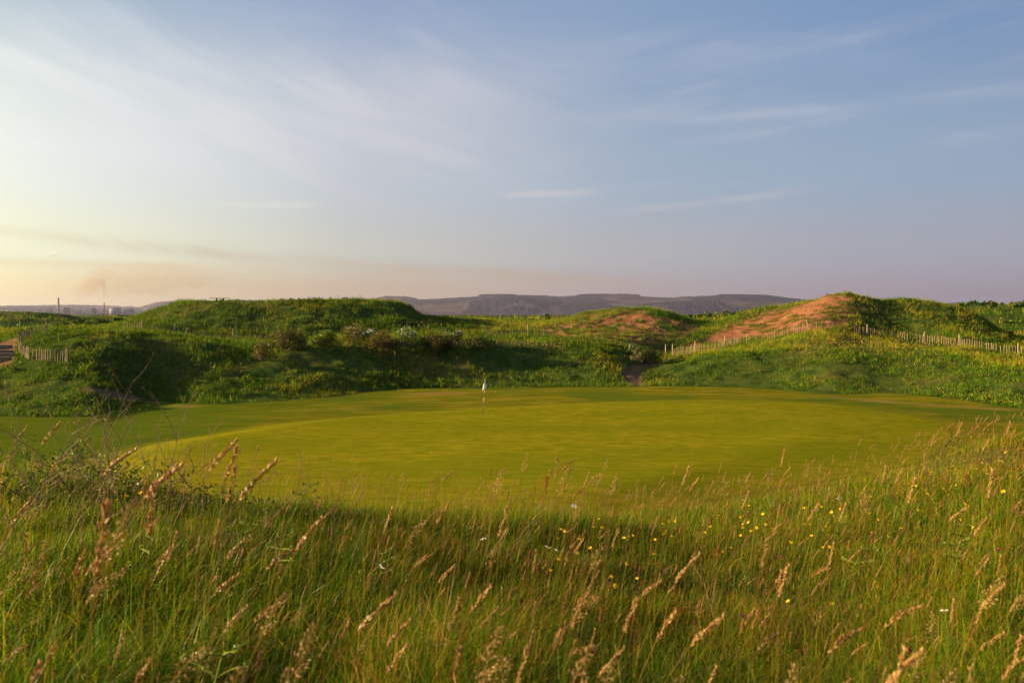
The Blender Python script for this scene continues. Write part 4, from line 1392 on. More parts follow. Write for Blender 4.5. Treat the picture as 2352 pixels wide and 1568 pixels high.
for i in range(nu):
    u = i / (nu - 1) * 4
    k = min(3, int(u))
    f = u - k
    f = f * f * (3 - 2 * f)
    xt, xb, yb, zb = (cols_[k][c] * (1 - f) + cols_[k + 1][c] * f for c in range(4))
    for j in range(nv):
        v = j / (nv - 1)
        s = v ** 0.8
        z = 2.08 - (2.08 - zb) * v
        V_.append((z * LEAN + xt + (xb - xt) * s + 0.008 * sin(v * 9 + u * 2), -0.015 + yb * s + 0.012 * sin(v * 7 + u * 3), z))
for i in range(nu - 1):
    for j in range(nv - 1):
        F_.append((i * nv + j, i * nv + j + 1, (i + 1) * nv + j + 1, (i + 1) * nv + j))
m, n, out = mat_new('flag_cloth')
d, t_ = n.node('ShaderNodeBsdfDiffuse'), n.node('ShaderNodeBsdfTranslucent')
wv_ = n.node('ShaderNodeTexNoise')
wv_.inputs['Scale'].default_value = 9
cc = n.mix(wv_.outputs[0], (0.74, 0.68, 0.68), (0.82, 0.77, 0.74))
n.l.new(cc, d.inputs[0])
n.l.new(cc, t_.inputs[0])
mx = n.node('ShaderNodeMixShader')
mx.inputs[0].default_value = 0.35
n.l.new(d.outputs[0], mx.inputs[1])
n.l.new(t_.outputs[0], mx.inputs[2])
n.l.new(mx.outputs[0], out.inputs[0])
fl = sub(e, 'flag', Geo().add(V_, F_), m, True)
so = fl.modifiers.new('cloth', 'SOLIDIFY')
so.thickness = 0.003
sub(e, 'cup', Geo().tube([(0, 0, -0.005), (0, 0, 0.004)], [0.055, 0.055], 20), M_POLEB)
# a ball on the fringe behind
x_, y_, z_ = spot(1138, 899.5, y0=30)
bb = bmesh_ball = None
import bmesh
bm = bmesh.new()
bmesh.ops.create_icosphere(bm, subdivisions=3, radius=0.0235)
me = bpy.data.meshes.new('golf_ball')
bm.to_mesh(me)
bm.free()
me.polygons.foreach_set('use_smooth', np.ones(len(me.polygons), bool))
tag(link('golf_ball', me, mat_plain('ball_white', (0.8, 0.8, 0.78), rough=0.35, var=0.03, scale=200, bump=0.4), None, (x_, y_, z_ + 0.03)), 'tiny white golf ball lying on the mown fringe behind the flag', 'golf ball')

# ------------------------------------------------------------------ fences of split chestnut pales
M_PALE = mat_plain('weathered_pale', (0.25, 0.175, 0.11), rough=0.9, var=0.35, scale=3.0, bump=0.4, grain=(6, 6, 0.6))
M_POST = mat_plain('weathered_post', (0.30, 0.21, 0.13), rough=0.9, var=0.3, scale=3.0, bump=0.5, grain=(6, 6, 0.6))
M_WIRE = mat_plain('rusty_wire', (0.12, 0.09, 0.07), rough=0.6)


def pale_mesh(seed):
    r = random.Random(seed)
    g = Geo()
    w, d, h = r.uniform(0.032, 0.05), r.uniform(0.018, 0.028), r.uniform(0.94, 1.06)
    bend = r.uniform(-0.02, 0.02)
    lv = [(-0.25, 1.0, 0), (0.35, 1.0, bend * 0.6), (0.75, 0.95, bend), (h - 0.05, 0.9, bend * 0.7), (h, 0.3, bend * 0.6)]
    V_, F_ = [], []
    for z, k, b in lv:
        V_ += [(b - w * k / 2, -d / 2, z), (b + w * k / 2, -d / 2, z), (b + w * k / 2, d / 2, z), (b - w * k / 2, d / 2, z)]
    for i in range(len(lv) - 1):
        for a in range(4):
            F_.append((i * 4 + a, i * 4 + (a + 1) % 4, i * 4 + 4 + (a + 1) % 4, i * 4 + 4 + a))
    F_ += [(3, 2, 1, 0), tuple(range(len(V_) - 4, len(V_)))]
    me = g.add(V_, F_).mesh('pale')
    me.materials.append(M_PALE)
    return me


def post_mesh(h, r=0.055, seed=0):
    q = random.Random(seed)
    me = Geo().tube([(0, 0, -0.4), (q.uniform(-.01, .01), 0, h * 0.5), (0, 0, h - 0.02), (0, 0, h)], [r, r * 0.98, r * 0.92, r * 0.78], 9).mesh('post', False)
    me.materials.append(M_POST)
    return me


PALES = [pale_mesh(k) for k in range(8)]


def gline(*pxs, off=0.0):
    """ground points along the bench line behind the front bank"""
    out = []
    for p in pxs:
        Y = float(np.interp(p, PXA, YA[:, 7])) + off
        out.append(((p - CX0) / FPX * Y, Y))
    return out


def fence(label, pts, gap, posts, name='paling_fence', scale=1.0, tall=1.35, first=True, dips=0.04, gaps=()):
    P = np.array(pts, float)
    seg = np.hypot(*np.diff(P, axis=0).T)
    S = np.concatenate([[0], np.cumsum(seg)])
    base = (float(P[0, 0]), float(P[0, 1]), gz(*P[0]))
    e = empty(name, base, label, 'fence', 'chestnut paling fences')
    r = random.Random(len(label))
    s = 0.05
    wires = [[], []]
    npale = 0
    while s < S[-1]:
        x, y = float(np.interp(s, S, P[:, 0])), float(np.interp(s, S, P[:, 1]))
        i = min(len(seg) - 1, int(np.searchsorted(S, s) - 1))
        rz = math.atan2(P[i + 1, 1] - P[i, 1], P[i + 1, 0] - P[i, 0])
        z = gz(x, y)
        f = s / S[-1]
        for k, hh in enumerate((0.30, 0.78)):
            wires[k].append((x - base[0], y - base[1], z - base[2] + hh * scale + r.uniform(-.02, .02)))
        skip = any(a < f < b for a, b in gaps) or r.random() < dips
        if not skip and npale < 99:
            o = bpy.data.objects.new('pale', r.choice(PALES))
            COL.objects.link(o)
            o.parent = e
            o.location = (x - base[0], y - base[1], z - base[2] - 0.04)
            o.rotation_euler = (r.gauss(0, 0.04), r.gauss(0.02, 0.055) if r.random() > 0.05 else r.uniform(-0.4, 0.4), rz + r.gauss(0, 0.15))
            o.scale = (1, 1, scale * r.uniform(0.93, 1.05))
            npale += 1
        s += gap * r.uniform(0.8, 1.2)
    for k, (f, h, lean) in enumerate(posts):
        s = f * S[-1]
        x, y = float(np.interp(s, S, P[:, 0])), float(np.interp(s, S, P[:, 1]))
        o = bpy.data.objects.new('post', post_mesh(h * scale, seed=k))
        COL.objects.link(o)
        o.parent = e
        o.location = (x - base[0], y - base[1] + 0.06, gz(x, y) - base[2])
        o.rotation_euler = (0, lean, 0)
    for w in wires:
        if len(w) > 1:
            sub(e, 'wire', Geo().tube(w, 0.006, 4), M_WIRE)
    return e


def sp2(*pr, y0=45):
    return [spot(p, r, y0=y0)[:2] for p, r in pr]


fence('paling fence climbing from the path gap along the foot of the right sand face', sp2((1545, 821), (1600, 810), (1650, 802)) + gline(1700, 1760, 1820, 1880, 1925), 0.27,
      [(0.0, 1.5, 0.0), (0.22, 1.45, 0.0), (0.42, 1.2, 0), (0.62, 1.25, 0.03), (0.88, 1.3, -0.22)], tall=1.4)
fence('paling fence with leaning post running down the right shoulder towards the picture edge', gline(1962, 2010, 2060, 2110, 2160, 2200, 2250, 2300, 2352, 2420), 0.27,
      [(0.08, 1.3, 0), (0.375, 1.35, 0.16), (0.56, 1.4, 0), (0.85, 1.25, 0)], dips=0.05, gaps=((0.30, 0.335),))
fence('half sunken paling fence along the foot of the big left dune', gline(282, 330, 400, 440, 480, 520, 560, 607, off=-0.8), 0.24, [(0.14, 1.2, 0), (0.36, 1.2, 0), (0.78, 1.3, 0)], dips=0.08)
fence('short sunlit paling fence in front of the middle sandy dune', gline(1115, 1160, 1210, 1272, off=-0.3), 0.25, [(0.62, 1.4, 0)], dips=0.05)
fence('curved paling fence beside the timber steps', sp2((112, 764), (70, 773), (47, 785), (43, 800), (50, 815), (66, 827), (110, 829), (157, 832)), 0.24,
      [(0.02, 1.2, 0), (0.25, 1.3, 0), (0.55, 1.15, 0.08), (0.99, 1.15, 0)])
for px, row, h, lab in ((1529, 822, 1.5, 'lone grey gate post beside the dark gorse at the path gap'), (1537, 826, 0.35, 'short cut off post stump at the path gap')):
    x_, y_, z_ = spot(px, row, y0=45)
    o = bpy.data.objects.new('gate_post', post_mesh(h, seed=px))
    COL.objects.link(o)
    o.location = (x_, y_, z_)
    tag(o, lab, 'post')
M_RUST = mat_plain('rust_paint', (0.20, 0.035, 0.02), rough=0.8)
M_YEL = mat_plain('yellow_paint', (0.30, 0.21, 0.04), rough=0.6)
for nm, px, Yv, h, mt, lab in (('marker_post', 299, 98, 0.85, M_RUST, 'rust red marker post on the slope below the left dune'), ('marker_stake', 907, 76, 1.2, M_YEL, 'thin yellow stake standing before the tall white hawthorn')):
    xx = (px - CX0) / FPX * Yv
    e = empty(nm, (xx, Yv, gz(xx, Yv)), lab, 'post')
    sub(e, 'shaft', Geo().tube([(0, 0, -0.3), (0, 0, h)], 0.04 if h < 1 else 0.018, 8), mt)
    sub(e, 'cap', Geo().tube([(0, 0, h), (0, 0, h + 0.03)], 0.052 if h < 1 else 0.024, 8), mt)

# ------------------------------------------------------------------ timber steps
M_SLEEPER = mat_plain('old_sleeper', (0.13, 0.105, 0.08), rough=0.95, var=0.3, scale=2.0, bump=0.6, grain=(0.6, 6, 6))
for px0, px1, row, lab in ((-60, 27, 797, 'uppermost timber step, edge of the sandy path'), (-60, 29, 809, 'second timber step from the top'), (-60, 32, 816.5, 'third timber step from the top'), (-60, 25, 824.5, 'lowest timber step above the worn earth')):
    x0, y0_, z0 = spot(px1, row, y0=45)
    L = (px1 - px0) / FPX * y0_
    g = Geo().box(-L, 0, -0.12, 0.12, -0.25, 0.20)
    o = link('timber_step', g.mesh('timber_step'), M_SLEEPER, None, (x0, y0_, z0))
    bv = o.modifiers.new('worn', 'BEVEL')
    bv.width, bv.segments = 0.025, 2
    o.rotation_euler = (0, 0, random.uniform(-0.02, 0.02))
    tag(o, lab, 'step', 'timber steps')

# ------------------------------------------------------------------ bench on the dune top
YB = float(np.interp(505, PXA, YA[:, 9]))
xb = (504 - CX0) / FPX * YB
zb = gz(xb, YB)
top = EYE - (684.3 - HZ) / FPX * YB - zb
e = empty('bench', (xb, YB, zb), 'dark backless bench silhouetted on top of the left dune', 'bench')
M_BENCH = mat_plain('dark_bench_wood', (0.03, 0.028, 0.026), rough=0.8)
hw = 22.0 / FPX * YB
g = Geo()
for k in range(3):
    g.box(-hw, hw, -0.24 + 0.165 * k, -0.09 + 0.165 * k, top - 0.06, top)
sub(e, 'seat', g, M_BENCH)
for dx_, w_ in ((-0.30, 0.035), (0.42, 0.045)):
    sub(e, 'leg', Geo().box(dx_ * hw - w_, dx_ * hw + w_, -0.18, 0.18, -0.4, top - 0.061), M_BENCH)

# ------------------------------------------------------------------ bird
YB2 = 140.0
st = [(-0.64, .03, .008, .10, .03), (-0.5, .07, .012, .03, .01), (-0.34, .11, .018, -.01, -.02), (-0.2, .13, .024, -.015, -.035), (-0.11, .15, .035, -.02, -.03), (-0.05, .26, .075, -.045, 0), (0, .30, .095, -.055, 0), (0.05, .26, .075, -.045, 0),
      (0.11, .15, .035, -.01, -.03), (0.2, .13, .024, .005, -.035), (0.36, .11, .018, .02, -.02), (0.5, .07, .012, .06, .01), (0.62, .03, .006, .125, .04)]
V_, F_ = [], []
for x, ch, tk, z, yo in st:
    for a in range(8):
        V_.append((x, yo + ch * cos(2 * pi * a / 8) * 0.5 * (1.5 if abs(x) < 0.01 else 1), z + tk * 0.5 * sin(2 * pi * a / 8)))
for i in range(len(st) - 1):
    for a in range(8):
        F_.append((i * 8 + a, i * 8 + (a + 1) % 8, i * 8 + 8 + (a + 1) % 8, i * 8 + 8 + a))
F_ += [tuple(range(8))[::-1], tuple((len(st) - 1) * 8 + a for a in range(8))]
o = link('bird', Geo().add(V_, F_).mesh('bird', True), mat_plain('dark_feathers', (0.025, 0.022, 0.022), rough=0.7), None, ((125 - CX0) / FPX * YB2, YB2, EYE - (587 - HZ) / FPX * YB2))
o.rotation_euler = (0, 0, 0.35)
tag(o, 'dark bird gliding with spread wings above the distant steelworks', 'bird')

# ------------------------------------------------------------------ flowering stems of the near meadow
M_HEAD = mat_leaf('grass_seed_head', trans=0.45, rough=0.45, sheen=0.08)


def curve_pts(h, lean, nod, n=10):
    """a stem in the x-z plane: leaning, its top nodding over"""
    P, p, a = [], np.array([0.0, 0, 0]), 0.05 + lean * 0.3
    for k in range(n + 1):
        P.append(p.copy())
        s = k / n
        a += lean * 0.10 + nod * (max(0, s - 0.62) ** 1.5) * 1.6
        p = p + h / n * np.array([sin(a), 0, cos(a)])
    return np.array(P)


def along(P, s):
    t = np.linspace(0, 1, len(P))
    return np.array([np.interp(s, t, P[:, k]) for k in range(3)])


def stem_mesh(P, r0, c0, c1):
    g = Geo().tube([tuple(p) for p in P], list(np.linspace(r0, r0 * 0.5, len(P))), 4)
    me = g.mesh('stem')
    a = me.color_attributes.new('Col', 'FLOAT_COLOR', 'POINT')
    zz_ = np.array(g.v)[:, 2]
    f = np.clip(zz_ / zz_.max(), 0, 1)[:, None]
    c = np.ones((len(g.v), 4), np.float32)
    c[:, :3] = np.array(c0) * (1 - f) + np.array(c1) * f
    a.data.foreach_set('color', c.ravel())
    me.materials.append(M_GRASS)
    return me


def head_mesh(P, kind, L, cols, seed):
    """spikelets set round the top length L of the stem"""
    q = np.random.default_rng(seed)
    H = np.sum(np.linalg.norm(np.diff(P, axis=0), axis=1))
    V_, F_, C_ = [], [], []

    def spikelet(p, d, l, w, c):
        d = d / np.linalg.norm(d)
        u = np.cross(d, q.normal(0, 1, 3))
        u /= np.linalg.norm(u)
        v = np.cross(d, u)
        b = len(V_)
        V_.extend([p, p + d * l * 0.4 + u * w, p + d * l * 0.4 + v * w, p + d * l * 0.4 - u * w, p + d * l * 0.4 - v * w, p + d * l])
        F_.extend([(b, b + 1, b + 2), (b, b + 2, b + 3), (b, b + 3, b + 4), (b, b + 4, b + 1), (b + 5, b + 2, b + 1), (b + 5, b + 3, b + 2), (b + 5, b + 4, b + 3), (b + 5, b + 1, b + 4)])
        C_.extend([c] * 6)

    nS = {'spike': 68, 'panicle': 44, 'thin': 30}[kind]
    for k in range(nS):
        f = (k + q.random()) / nS
        s = 1 - L / H * (1 - f)
        p = along(P, s)
        ax = along(P, min(1, s + 0.03)) - along(P, s - 0.03)
        ax /= np.linalg.norm(ax)
        out_ = q.normal(0, 1, 3)
        out_ -= ax * out_.dot(ax)
        out_ /= np.linalg.norm(out_)
        c = np.array(cols[q.integers(0, len(cols))]) * q.uniform(0.75, 1.25)
        prof = sin(pi * min(1, 0.18 + 0.82 * f)) ** 0.6 if f < 0.98 else 0.4
        if kind == 'spike':
            lump = 0.6 + 0.8 * float(vnoise(np.array([f * 7.0 + seed]), np.array([seed * 3.1]), 3)[0])
            spikelet(p + out_ * 0.0022 * prof * lump, ax * 1.0 + out_ * q.uniform(0.25, 0.75) * lump, q.uniform(0.010, 0.020), 0.0021 * lump, c)
        elif kind == 'thin':
            spikelet(p + out_ * 0.001, ax * 1.0 + out_ * 0.18, q.uniform(0.010, 0.015), 0.0016, c)
        else:
            r = q.uniform(0.3, 1.0) * 0.032 * (1.05 - f)
            tip = p + out_ * r + ax * r * 1.2
            spikelet(tip, ax * 0.6 + out_ * 0.6 + np.array([0.2, 0, -0.2]), q.uniform(0.009, 0.014), 0.0020, c)
            b = len(V_)
            V_.extend([p, p + ax * 0.0012, tip])
            F_.append((b, b + 1, b + 2))
            C_.extend([c * 0.6] * 3)
    me = bpy.data.meshes.new('seed_head')
    me.from_pydata([tuple(map(float, v)) for v in V_], [], F_)
    a = me.color_attributes.new('Col', 'FLOAT_COLOR', 'POINT')
    c = np.ones((len(V_), 4), np.float32)
    c[:, :3] = np.array(C_)
    a.data.foreach_set('color', c.ravel())
    me.update()
    me.materials.append(M_HEAD)
    return me


GOLD = [(0.47, 0.27, 0.095), (0.38, 0.18, 0.07), (0.54, 0.36, 0.14)]
PALE = [(0.56, 0.39, 0.16), (0.48, 0.31, 0.13), (0.40, 0.22, 0.10)]
BROWN = [(0.27, 0.10, 0.04), (0.34, 0.14, 0.055), (0.22, 0.085, 0.045)]
SG, SB = (0.07, 0.12, 0.008), (0.24, 0.15, 0.03)
STEMS = []
for kind, look, P, L, cols, seed in (
        ('spike', 'upright golden spike', curve_pts(0.80, 0.18, 0.15), 0.125, GOLD, 1), ('spike', 'upright golden spike', curve_pts(0.70, 0.32, 0.3), 0.115, GOLD, 2),
        ('spike', 'leaning golden spike', curve_pts(0.82, 0.48, 0.5), 0.135, GOLD, 3), ('spike', 'nodding pinkish spike', curve_pts(0.74, 0.35, 1.5), 0.13, GOLD + BROWN, 4),
        ('panicle', 'loose pale panicle', curve_pts(0.82, 0.2, 0.3), 0.15, PALE, 5), ('panicle', 'loose pale panicle', curve_pts(0.74, 0.45, 0.6), 0.14, PALE, 6),
        ('thin', 'thin red brown spike', curve_pts(0.68, 0.15, 0.05), 0.10, BROWN, 7), ('thin', 'thin red brown spike', curve_pts(0.60, 0.3, 0.2), 0.09, BROWN, 8),
        ('spike', 'dark brown spike', curve_pts(0.66, 0.12, 0.1), 0.085, BROWN, 9)):
    STEMS.append((look, P, stem_mesh(P, 0.0017, SG, SB), head_mesh(P, kind, L, cols, seed)))


def near_spot(px, row, lift):
    d = np.geomspace(1.25, 26, 900)
    x = (px - CX0) / FPX * d
    z = ground(x, d) + lift
    ray = EYE - (row - HZ) / FPX * d
    hit = np.nonzero(z >= ray)[0]
    k = hit[0] if len(hit) else len(d) - 1
    return float(x[k]), float(d[k]), float(z[k] - lift)


ROWTOP = ar(-200, 990, 0, 1010, 200, 1060, 400, 1110, 600, 1150, 900, 1185, 1200, 1192, 1450, 1185, 1600, 1150, 1800, 1110, 2000, 1065, 2150, 1010, 2352, 955, 2550, 930)


def where(px, y):
    a = 'left' if px < 640 else 'middle' if px < 1300 else 'right' if px < 1900 else 'far right'
    return a + (' meadow, close to the viewer' if y < 2.4 else ' meadow, below the crest' if y < 4.5 else ' meadow, by the bank crest')


def put_stem(px, row, v=None, sc=None, turn=None):
    k = random.choices(range(len(STEMS)), (3, 3, 2.4, 1.6, 1.3, 1.0, 2.4, 2.2, 0.8))[0] if v is None else v
    look, P, ms, mhd = STEMS[k]
    sc = random.uniform(0.50, 0.86) if sc is None else sc
    x, y, z = near_spot(px, row, P[-1, 2] * sc * 0.97)
    rz = random.gauss(0.0, 0.55) if turn is None else turn
    x -= P[-1, 0] * sc * cos(rz)
    y -= P[-1, 0] * sc * sin(rz)
    if y < 0.9:
        return None
    z = gz(x, y)
    o = bpy.data.objects.new('grass_stem', ms)
    COL.objects.link(o)
    o.location = (x, y, z - 0.02)
    o.rotation_euler = (random.gauss(0, 0.05), random.gauss(0, 0.08), rz)
    o.scale = (sc,) * 3
    h = bpy.data.objects.new('seed_head', mhd)
    COL.objects.link(h)
    h.parent = o
    w = where(px, y)
    tag(o, 'grass stem with %s, %s' % (look, w), 'grass stem', 'grass stems with %s, %s' % (look, w))
    return o


NOTABLE = [(160, 995, 2), (262, 1010, 2), (285, 1035, 2), (420, 1080, 2), (42, 970, 1), (48, 1120, 1), (408, 1090, 2), (565, 1062, 2), (665, 1140, 2), (520, 1040, 0), (490, 1150, 0), (590, 1100, 0), (700, 1205, 6),
           (660, 1280, 3), (800, 1250, 2), (740, 1190, 6), (1030, 1165, 1), (880, 1175, 0), (1180, 1165, 0), (1165, 1070, 4), (1190, 1090, 4), (1227, 1050, 4), (1280, 1090, 0), (1310, 1088, 4), (1328, 1062, 3), (1358, 1066, 0), (1265, 1100, 8),
           (1382, 1095, 5), (1395, 1110, 1), (1430, 1105, 4), (1418, 1100, 6), (1322, 1085, 0), (1340, 1130, 3), (1565, 1075, 0), (1602, 1098, 1), (1690, 1120, 0), (1720, 1085, 1), (2040, 1065, 0), (1815, 1035, 0), (1800, 1060, 1), (1780, 1075, 3),
           (1990, 1105, 4), (2060, 1060, 1), (2290, 945, 3), (2310, 960, 0), (2345, 965, 0), (2185, 955, 0), (2250, 965, 3), (2265, 958, 6), (2160, 965, 6), (2300, 1000, 1), (2210, 1110, 2), (2280, 1150, 2), (2315, 1060, 0), (2100, 1080, 0), (1980, 1120, 4), (1880, 1150, 1), (1910, 1140, 0),
           (865, 1395, 2), (990, 1205, 5), (580, 1375, 4), (535, 1330, 2), (635, 1420, 3), (780, 1455, 4), (1080, 1340, 1), (1390, 1405, 5), (1195, 1470, 4), (1180, 1545, 5), (1640, 1300, 2), (1670, 1440, 2), (1560, 1420, 1), (1360, 1250, 4), (1810, 1270, 1), (2120, 1345, 3), (1935, 1410, 3), (2230, 1255, 4),
           (300, 1260, 2), (215, 1290, 1), (330, 1190, 4), (260, 1300, 5), (100, 1270, 5), (430, 1220, 0), (520, 1220, 6), (1470, 1400, 6), (1445, 1360, 0), (1305, 1345, 6), (2130, 1440, 2), (2050, 1450, 0), (1880, 1540, 4), (2160, 1500, 5), (700, 1560, 4), (480, 1510, 5), (1340, 1490, 4)]
placed = 0
for i_n, (px, row, v) in enumerate(NOTABLE):
    if put_stem(px, row, v, random.uniform(1.08, 1.25) if px < 700 and row < 1250 else random.uniform(0.88, 1.02) if row > 1330 else random.uniform(0.84, 1.04), random.gauss(0, 0.25)):
        placed += 1
while placed < 298:
    px = random.uniform(-40, 2400)
    t0 = float(table(ROWTOP, np.array([px]))[0])
    row = t0 - 35 + (1600 - t0 + 35) * random.random() ** 1.25
    if put_stem(px, row):
        placed += 1
# the many smaller ones farther back: one mass
V_, F_, C_, b = [], [], [], 0
n_done = 0
x, y, r = fan(5600, 2.6, 13.0, 42.0, 0.85)
ok = (masks(x, y)[0] < 0.2) & (rng.random(len(x)) < 0.4 + 0.6 * sstep(x / y, -0.5, 0.3))
x, y = x[ok], y[ok]
z = ground(x, y)
acc = []
for look, P, ms, mhd in STEMS:
    for me in (ms, mhd):
        co = np.zeros(len(me.vertices) * 3, np.float32)
        me.vertices.foreach_get('co', co)
        cl = np.zeros(len(me.vertices) * 4, np.float32)
        me.color_attributes['Col'].data.foreach_get('color', cl)
        tq = [tuple(p.vertices) for p in me.polygons]
        acc.append((co.reshape(-1, 3), cl.reshape(-1, 4)[:, :3], np.array([f for f in tq if len(f) == 4]).reshape(-1, 4), np.array([f for f in tq if len(f) == 3]).reshape(-1, 3)))
parts = []
for i in range(len(x)):
    k = random.choices(range(9), (2, 2, 1.2, 1.0, 0.8, 0.5, 5, 5, 1.5))[0]
    sc, rz = random.uniform(0.30, 0.58) + (0.22 if random.random() < 0.16 else 0), random.gauss(0, 0.6)
    for co, cl, q4, t3 in (acc[2 * k], acc[2 * k + 1]):
        c, s = cos(rz) * sc, sin(rz) * sc
        v = np.stack([x[i] + co[:, 0] * c - co[:, 1] * s, y[i] + co[:, 0] * s + co[:, 1] * c, z[i] + co[:, 2] * sc], 1)
        parts.append((v, t3, q4, cl))
V_, T_, Q_, C_ = join(parts)
tag(link('seeding_meadow_grass', mesh_np('seeding_meadow_grass', V_, tris=T_, quads=Q_, col=C_), M_HEAD), 'fine seeding grass standing all over the near meadow', 'grass', kind='stuff')
del parts

# ------------------------------------------------------------------ buttercups, roses, plantain, clover
def colour_mesh(geo, colour, mat, name, jitter=0.0):
    me = geo.mesh(name)
    a = me.color_attributes.new('Col', 'FLOAT_COLOR', 'POINT')
    c = np.ones((len(geo.v), 4), np.float32)
    c[:, :3] = np.array(colour) * (1 + jitter * (rng.random((len(geo.v), 1)) - 0.5))
    a.data.foreach_set('color', c.ravel())
    me.materials.append(mat)
    return me


M_PETAL = mat_leaf('flower_petal', trans=0.35, rough=0.35, sheen=0.25)


def flower_geo(r, cupped, n=5, notch=False):
    g = Geo()
    for k in range(n):
        a = 2 * pi * k / n
        ca, sa = cos(a), sin(a)
        pts = [(0.0, 0, 0), (0.45, -0.34, cupped * 0.25), (0.85, -0.42, cupped * 0.7), (1.0, 0, cupped * 0.95), (0.85, 0.42, cupped * 0.7), (0.45, 0.34, cupped * 0.25)]
        V_ = [(r * (u * ca - w * sa), r * (u * sa + w * ca), r * z) for u, w, z in pts]
        g.add(V_, [(0, 1, 2, 3), (0, 3, 4, 5)])
    return g


def flower_kind(stem_h, r, cupped, petal, eye, n=5, bend=0.4):
    P = curve_pts(stem_h, bend, 0.2)
    ms = stem_mesh(P, 0.0011, (0.06, 0.11, 0.008), (0.09, 0.14, 0.012))
    g = flower_geo(r, cupped, n)
    mp_ = colour_mesh(g, petal, M_PETAL, 'petals', 0.15)
    ge = Geo().tube([(0, 0, -r * 0.1), (0, 0, r * 0.25), (0, 0, r * 0.4)], [r * 0.16, r * 0.26, r * 0.1], 7)
    mc = colour_mesh(ge, eye, M_HEAD, 'centre')
    return P, ms, mp_, mc


def put_flower(name, kind, px, row, label, cat, group, sc=1.0, lift=0.9):
    P, ms, mp_, mc = kind
    x, y, z = near_spot(px, row, P[-1, 2] * sc * lift)
    rz = random.uniform(-1, 1)
    x -= P[-1, 0] * sc * cos(rz)
    y -= P[-1, 0] * sc * sin(rz)
    if y < 0.9:
        return
    e = empty(name, (x, y, gz(x, y) - 0.01), label, cat, group)
    e.rotation_euler = (0, 0, rz)
    e.scale = (sc,) * 3
    for nm, me in (('stem', ms), ('petals', mp_), ('centre', mc)):
        o = bpy.data.objects.new(nm, me)
        COL.objects.link(o)
        o.parent = e
        if nm != 'stem':
            o.location = tuple(map(float, P[-1]))
            o.rotation_euler = (random.uniform(0.1, 0.8), random.uniform(-0.5, 0.5), random.uniform(0, 6))


BUTTER = [flower_kind(h, 0.0125, cu, c, (0.65, 0.42, 0.02)) for h, cu, c in ((0.42, 0.45, (0.85, 0.55, 0.01)), (0.36, 0.8, (0.85, 0.48, 0.01)), (0.48, 0.3, (0.85, 0.60, 0.02)))]
ROSE = flower_kind(0.34, 0.024, 0.35, (0.80, 0.78, 0.72), (0.65, 0.5, 0.1))
CLOVER = flower_kind(0.26, 0.011, 1.0, (0.36, 0.03, 0.22), (0.30, 0.02, 0.2), 7)
KN = [(268, 1157), (290, 1152), (322, 1152), (2235, 1212), (2010, 1334), (2018, 1344), (1810, 1393), (1910, 1387), (1405, 1352), (1330, 1253), (1283, 1293), (2138, 1215), (2180, 1218), (1660, 1130), (1735, 1158), (1890, 1168), (1930, 1170), (1985, 1103), (2205, 1030), (2230, 1005), (2310, 1040), (1800, 1150), (1720, 1170), (1775, 1180), (2000, 1140), (1700, 1190), (982, 1152)]
for k in range(135):
    if k < len(KN):
        px, row = KN[k]
    else:
        px = 1250 + 1100 * random.random() ** 0.8
        t0 = float(table(ROWTOP, np.array([px]))[0])
        row = t0 + 10 + abs(random.gauss(0, 70)) + 0.05 * (px - 1250)
    zone = ('beside the left brambles' if px < 640 else 'in the middle meadow' if px < 1320 else 'below the fringe corner' if px < 1750 else 'in the thick right hand drift' if px < 2100 else 'near the right edge')
    dist = ' close to the viewer' if row > 1290 else ''
    put_flower('buttercup', BUTTER[k % 3], px, row, 'yellow buttercup on a thin stem ' + zone + dist, 'buttercup', 'buttercups ' + zone + dist, random.uniform(0.65, 1.0))
for px, row, lab in ((1259, 1268, 'left one of the two white roses side by side before the green'), (1278, 1270, 'right one of the two white roses side by side before the green'), (1928, 1148, 'white rose alone in the grass below the right fringe'),
                     (1318, 1173, 'pale rose beside the tall pale panicles'), (1240, 1163, 'pale pink rose at the crest in the middle'), (1110, 1248, 'white flower low in the middle grass'), (876, 1316, 'white flower deep in the shaded grass left of centre'),
                     (2168, 1395, 'white flower near the lower right corner'), (1600, 1163, 'white rose on the crest under the fringe corner'), (1706, 1147, 'white rose close to the fringe edge')):
    put_flower('wild_rose', ROSE, px, row, lab, 'wild rose', 'white wild roses in the meadow', random.uniform(0.6, 1.0) if row != 1268 else 1.0)
for px, row, lab in ((2293, 1268, 'purple clover head at the right edge of the meadow'), (2087, 1487, 'magenta clover head low on the right'), (1705, 1425, 'small purple clover head by the yellow weed'), (1790, 1285, 'tiny purple clover head among stems')):
    put_flower('clover_flower', CLOVER, px, row, lab, 'clover', 'purple clover heads', 1.0)
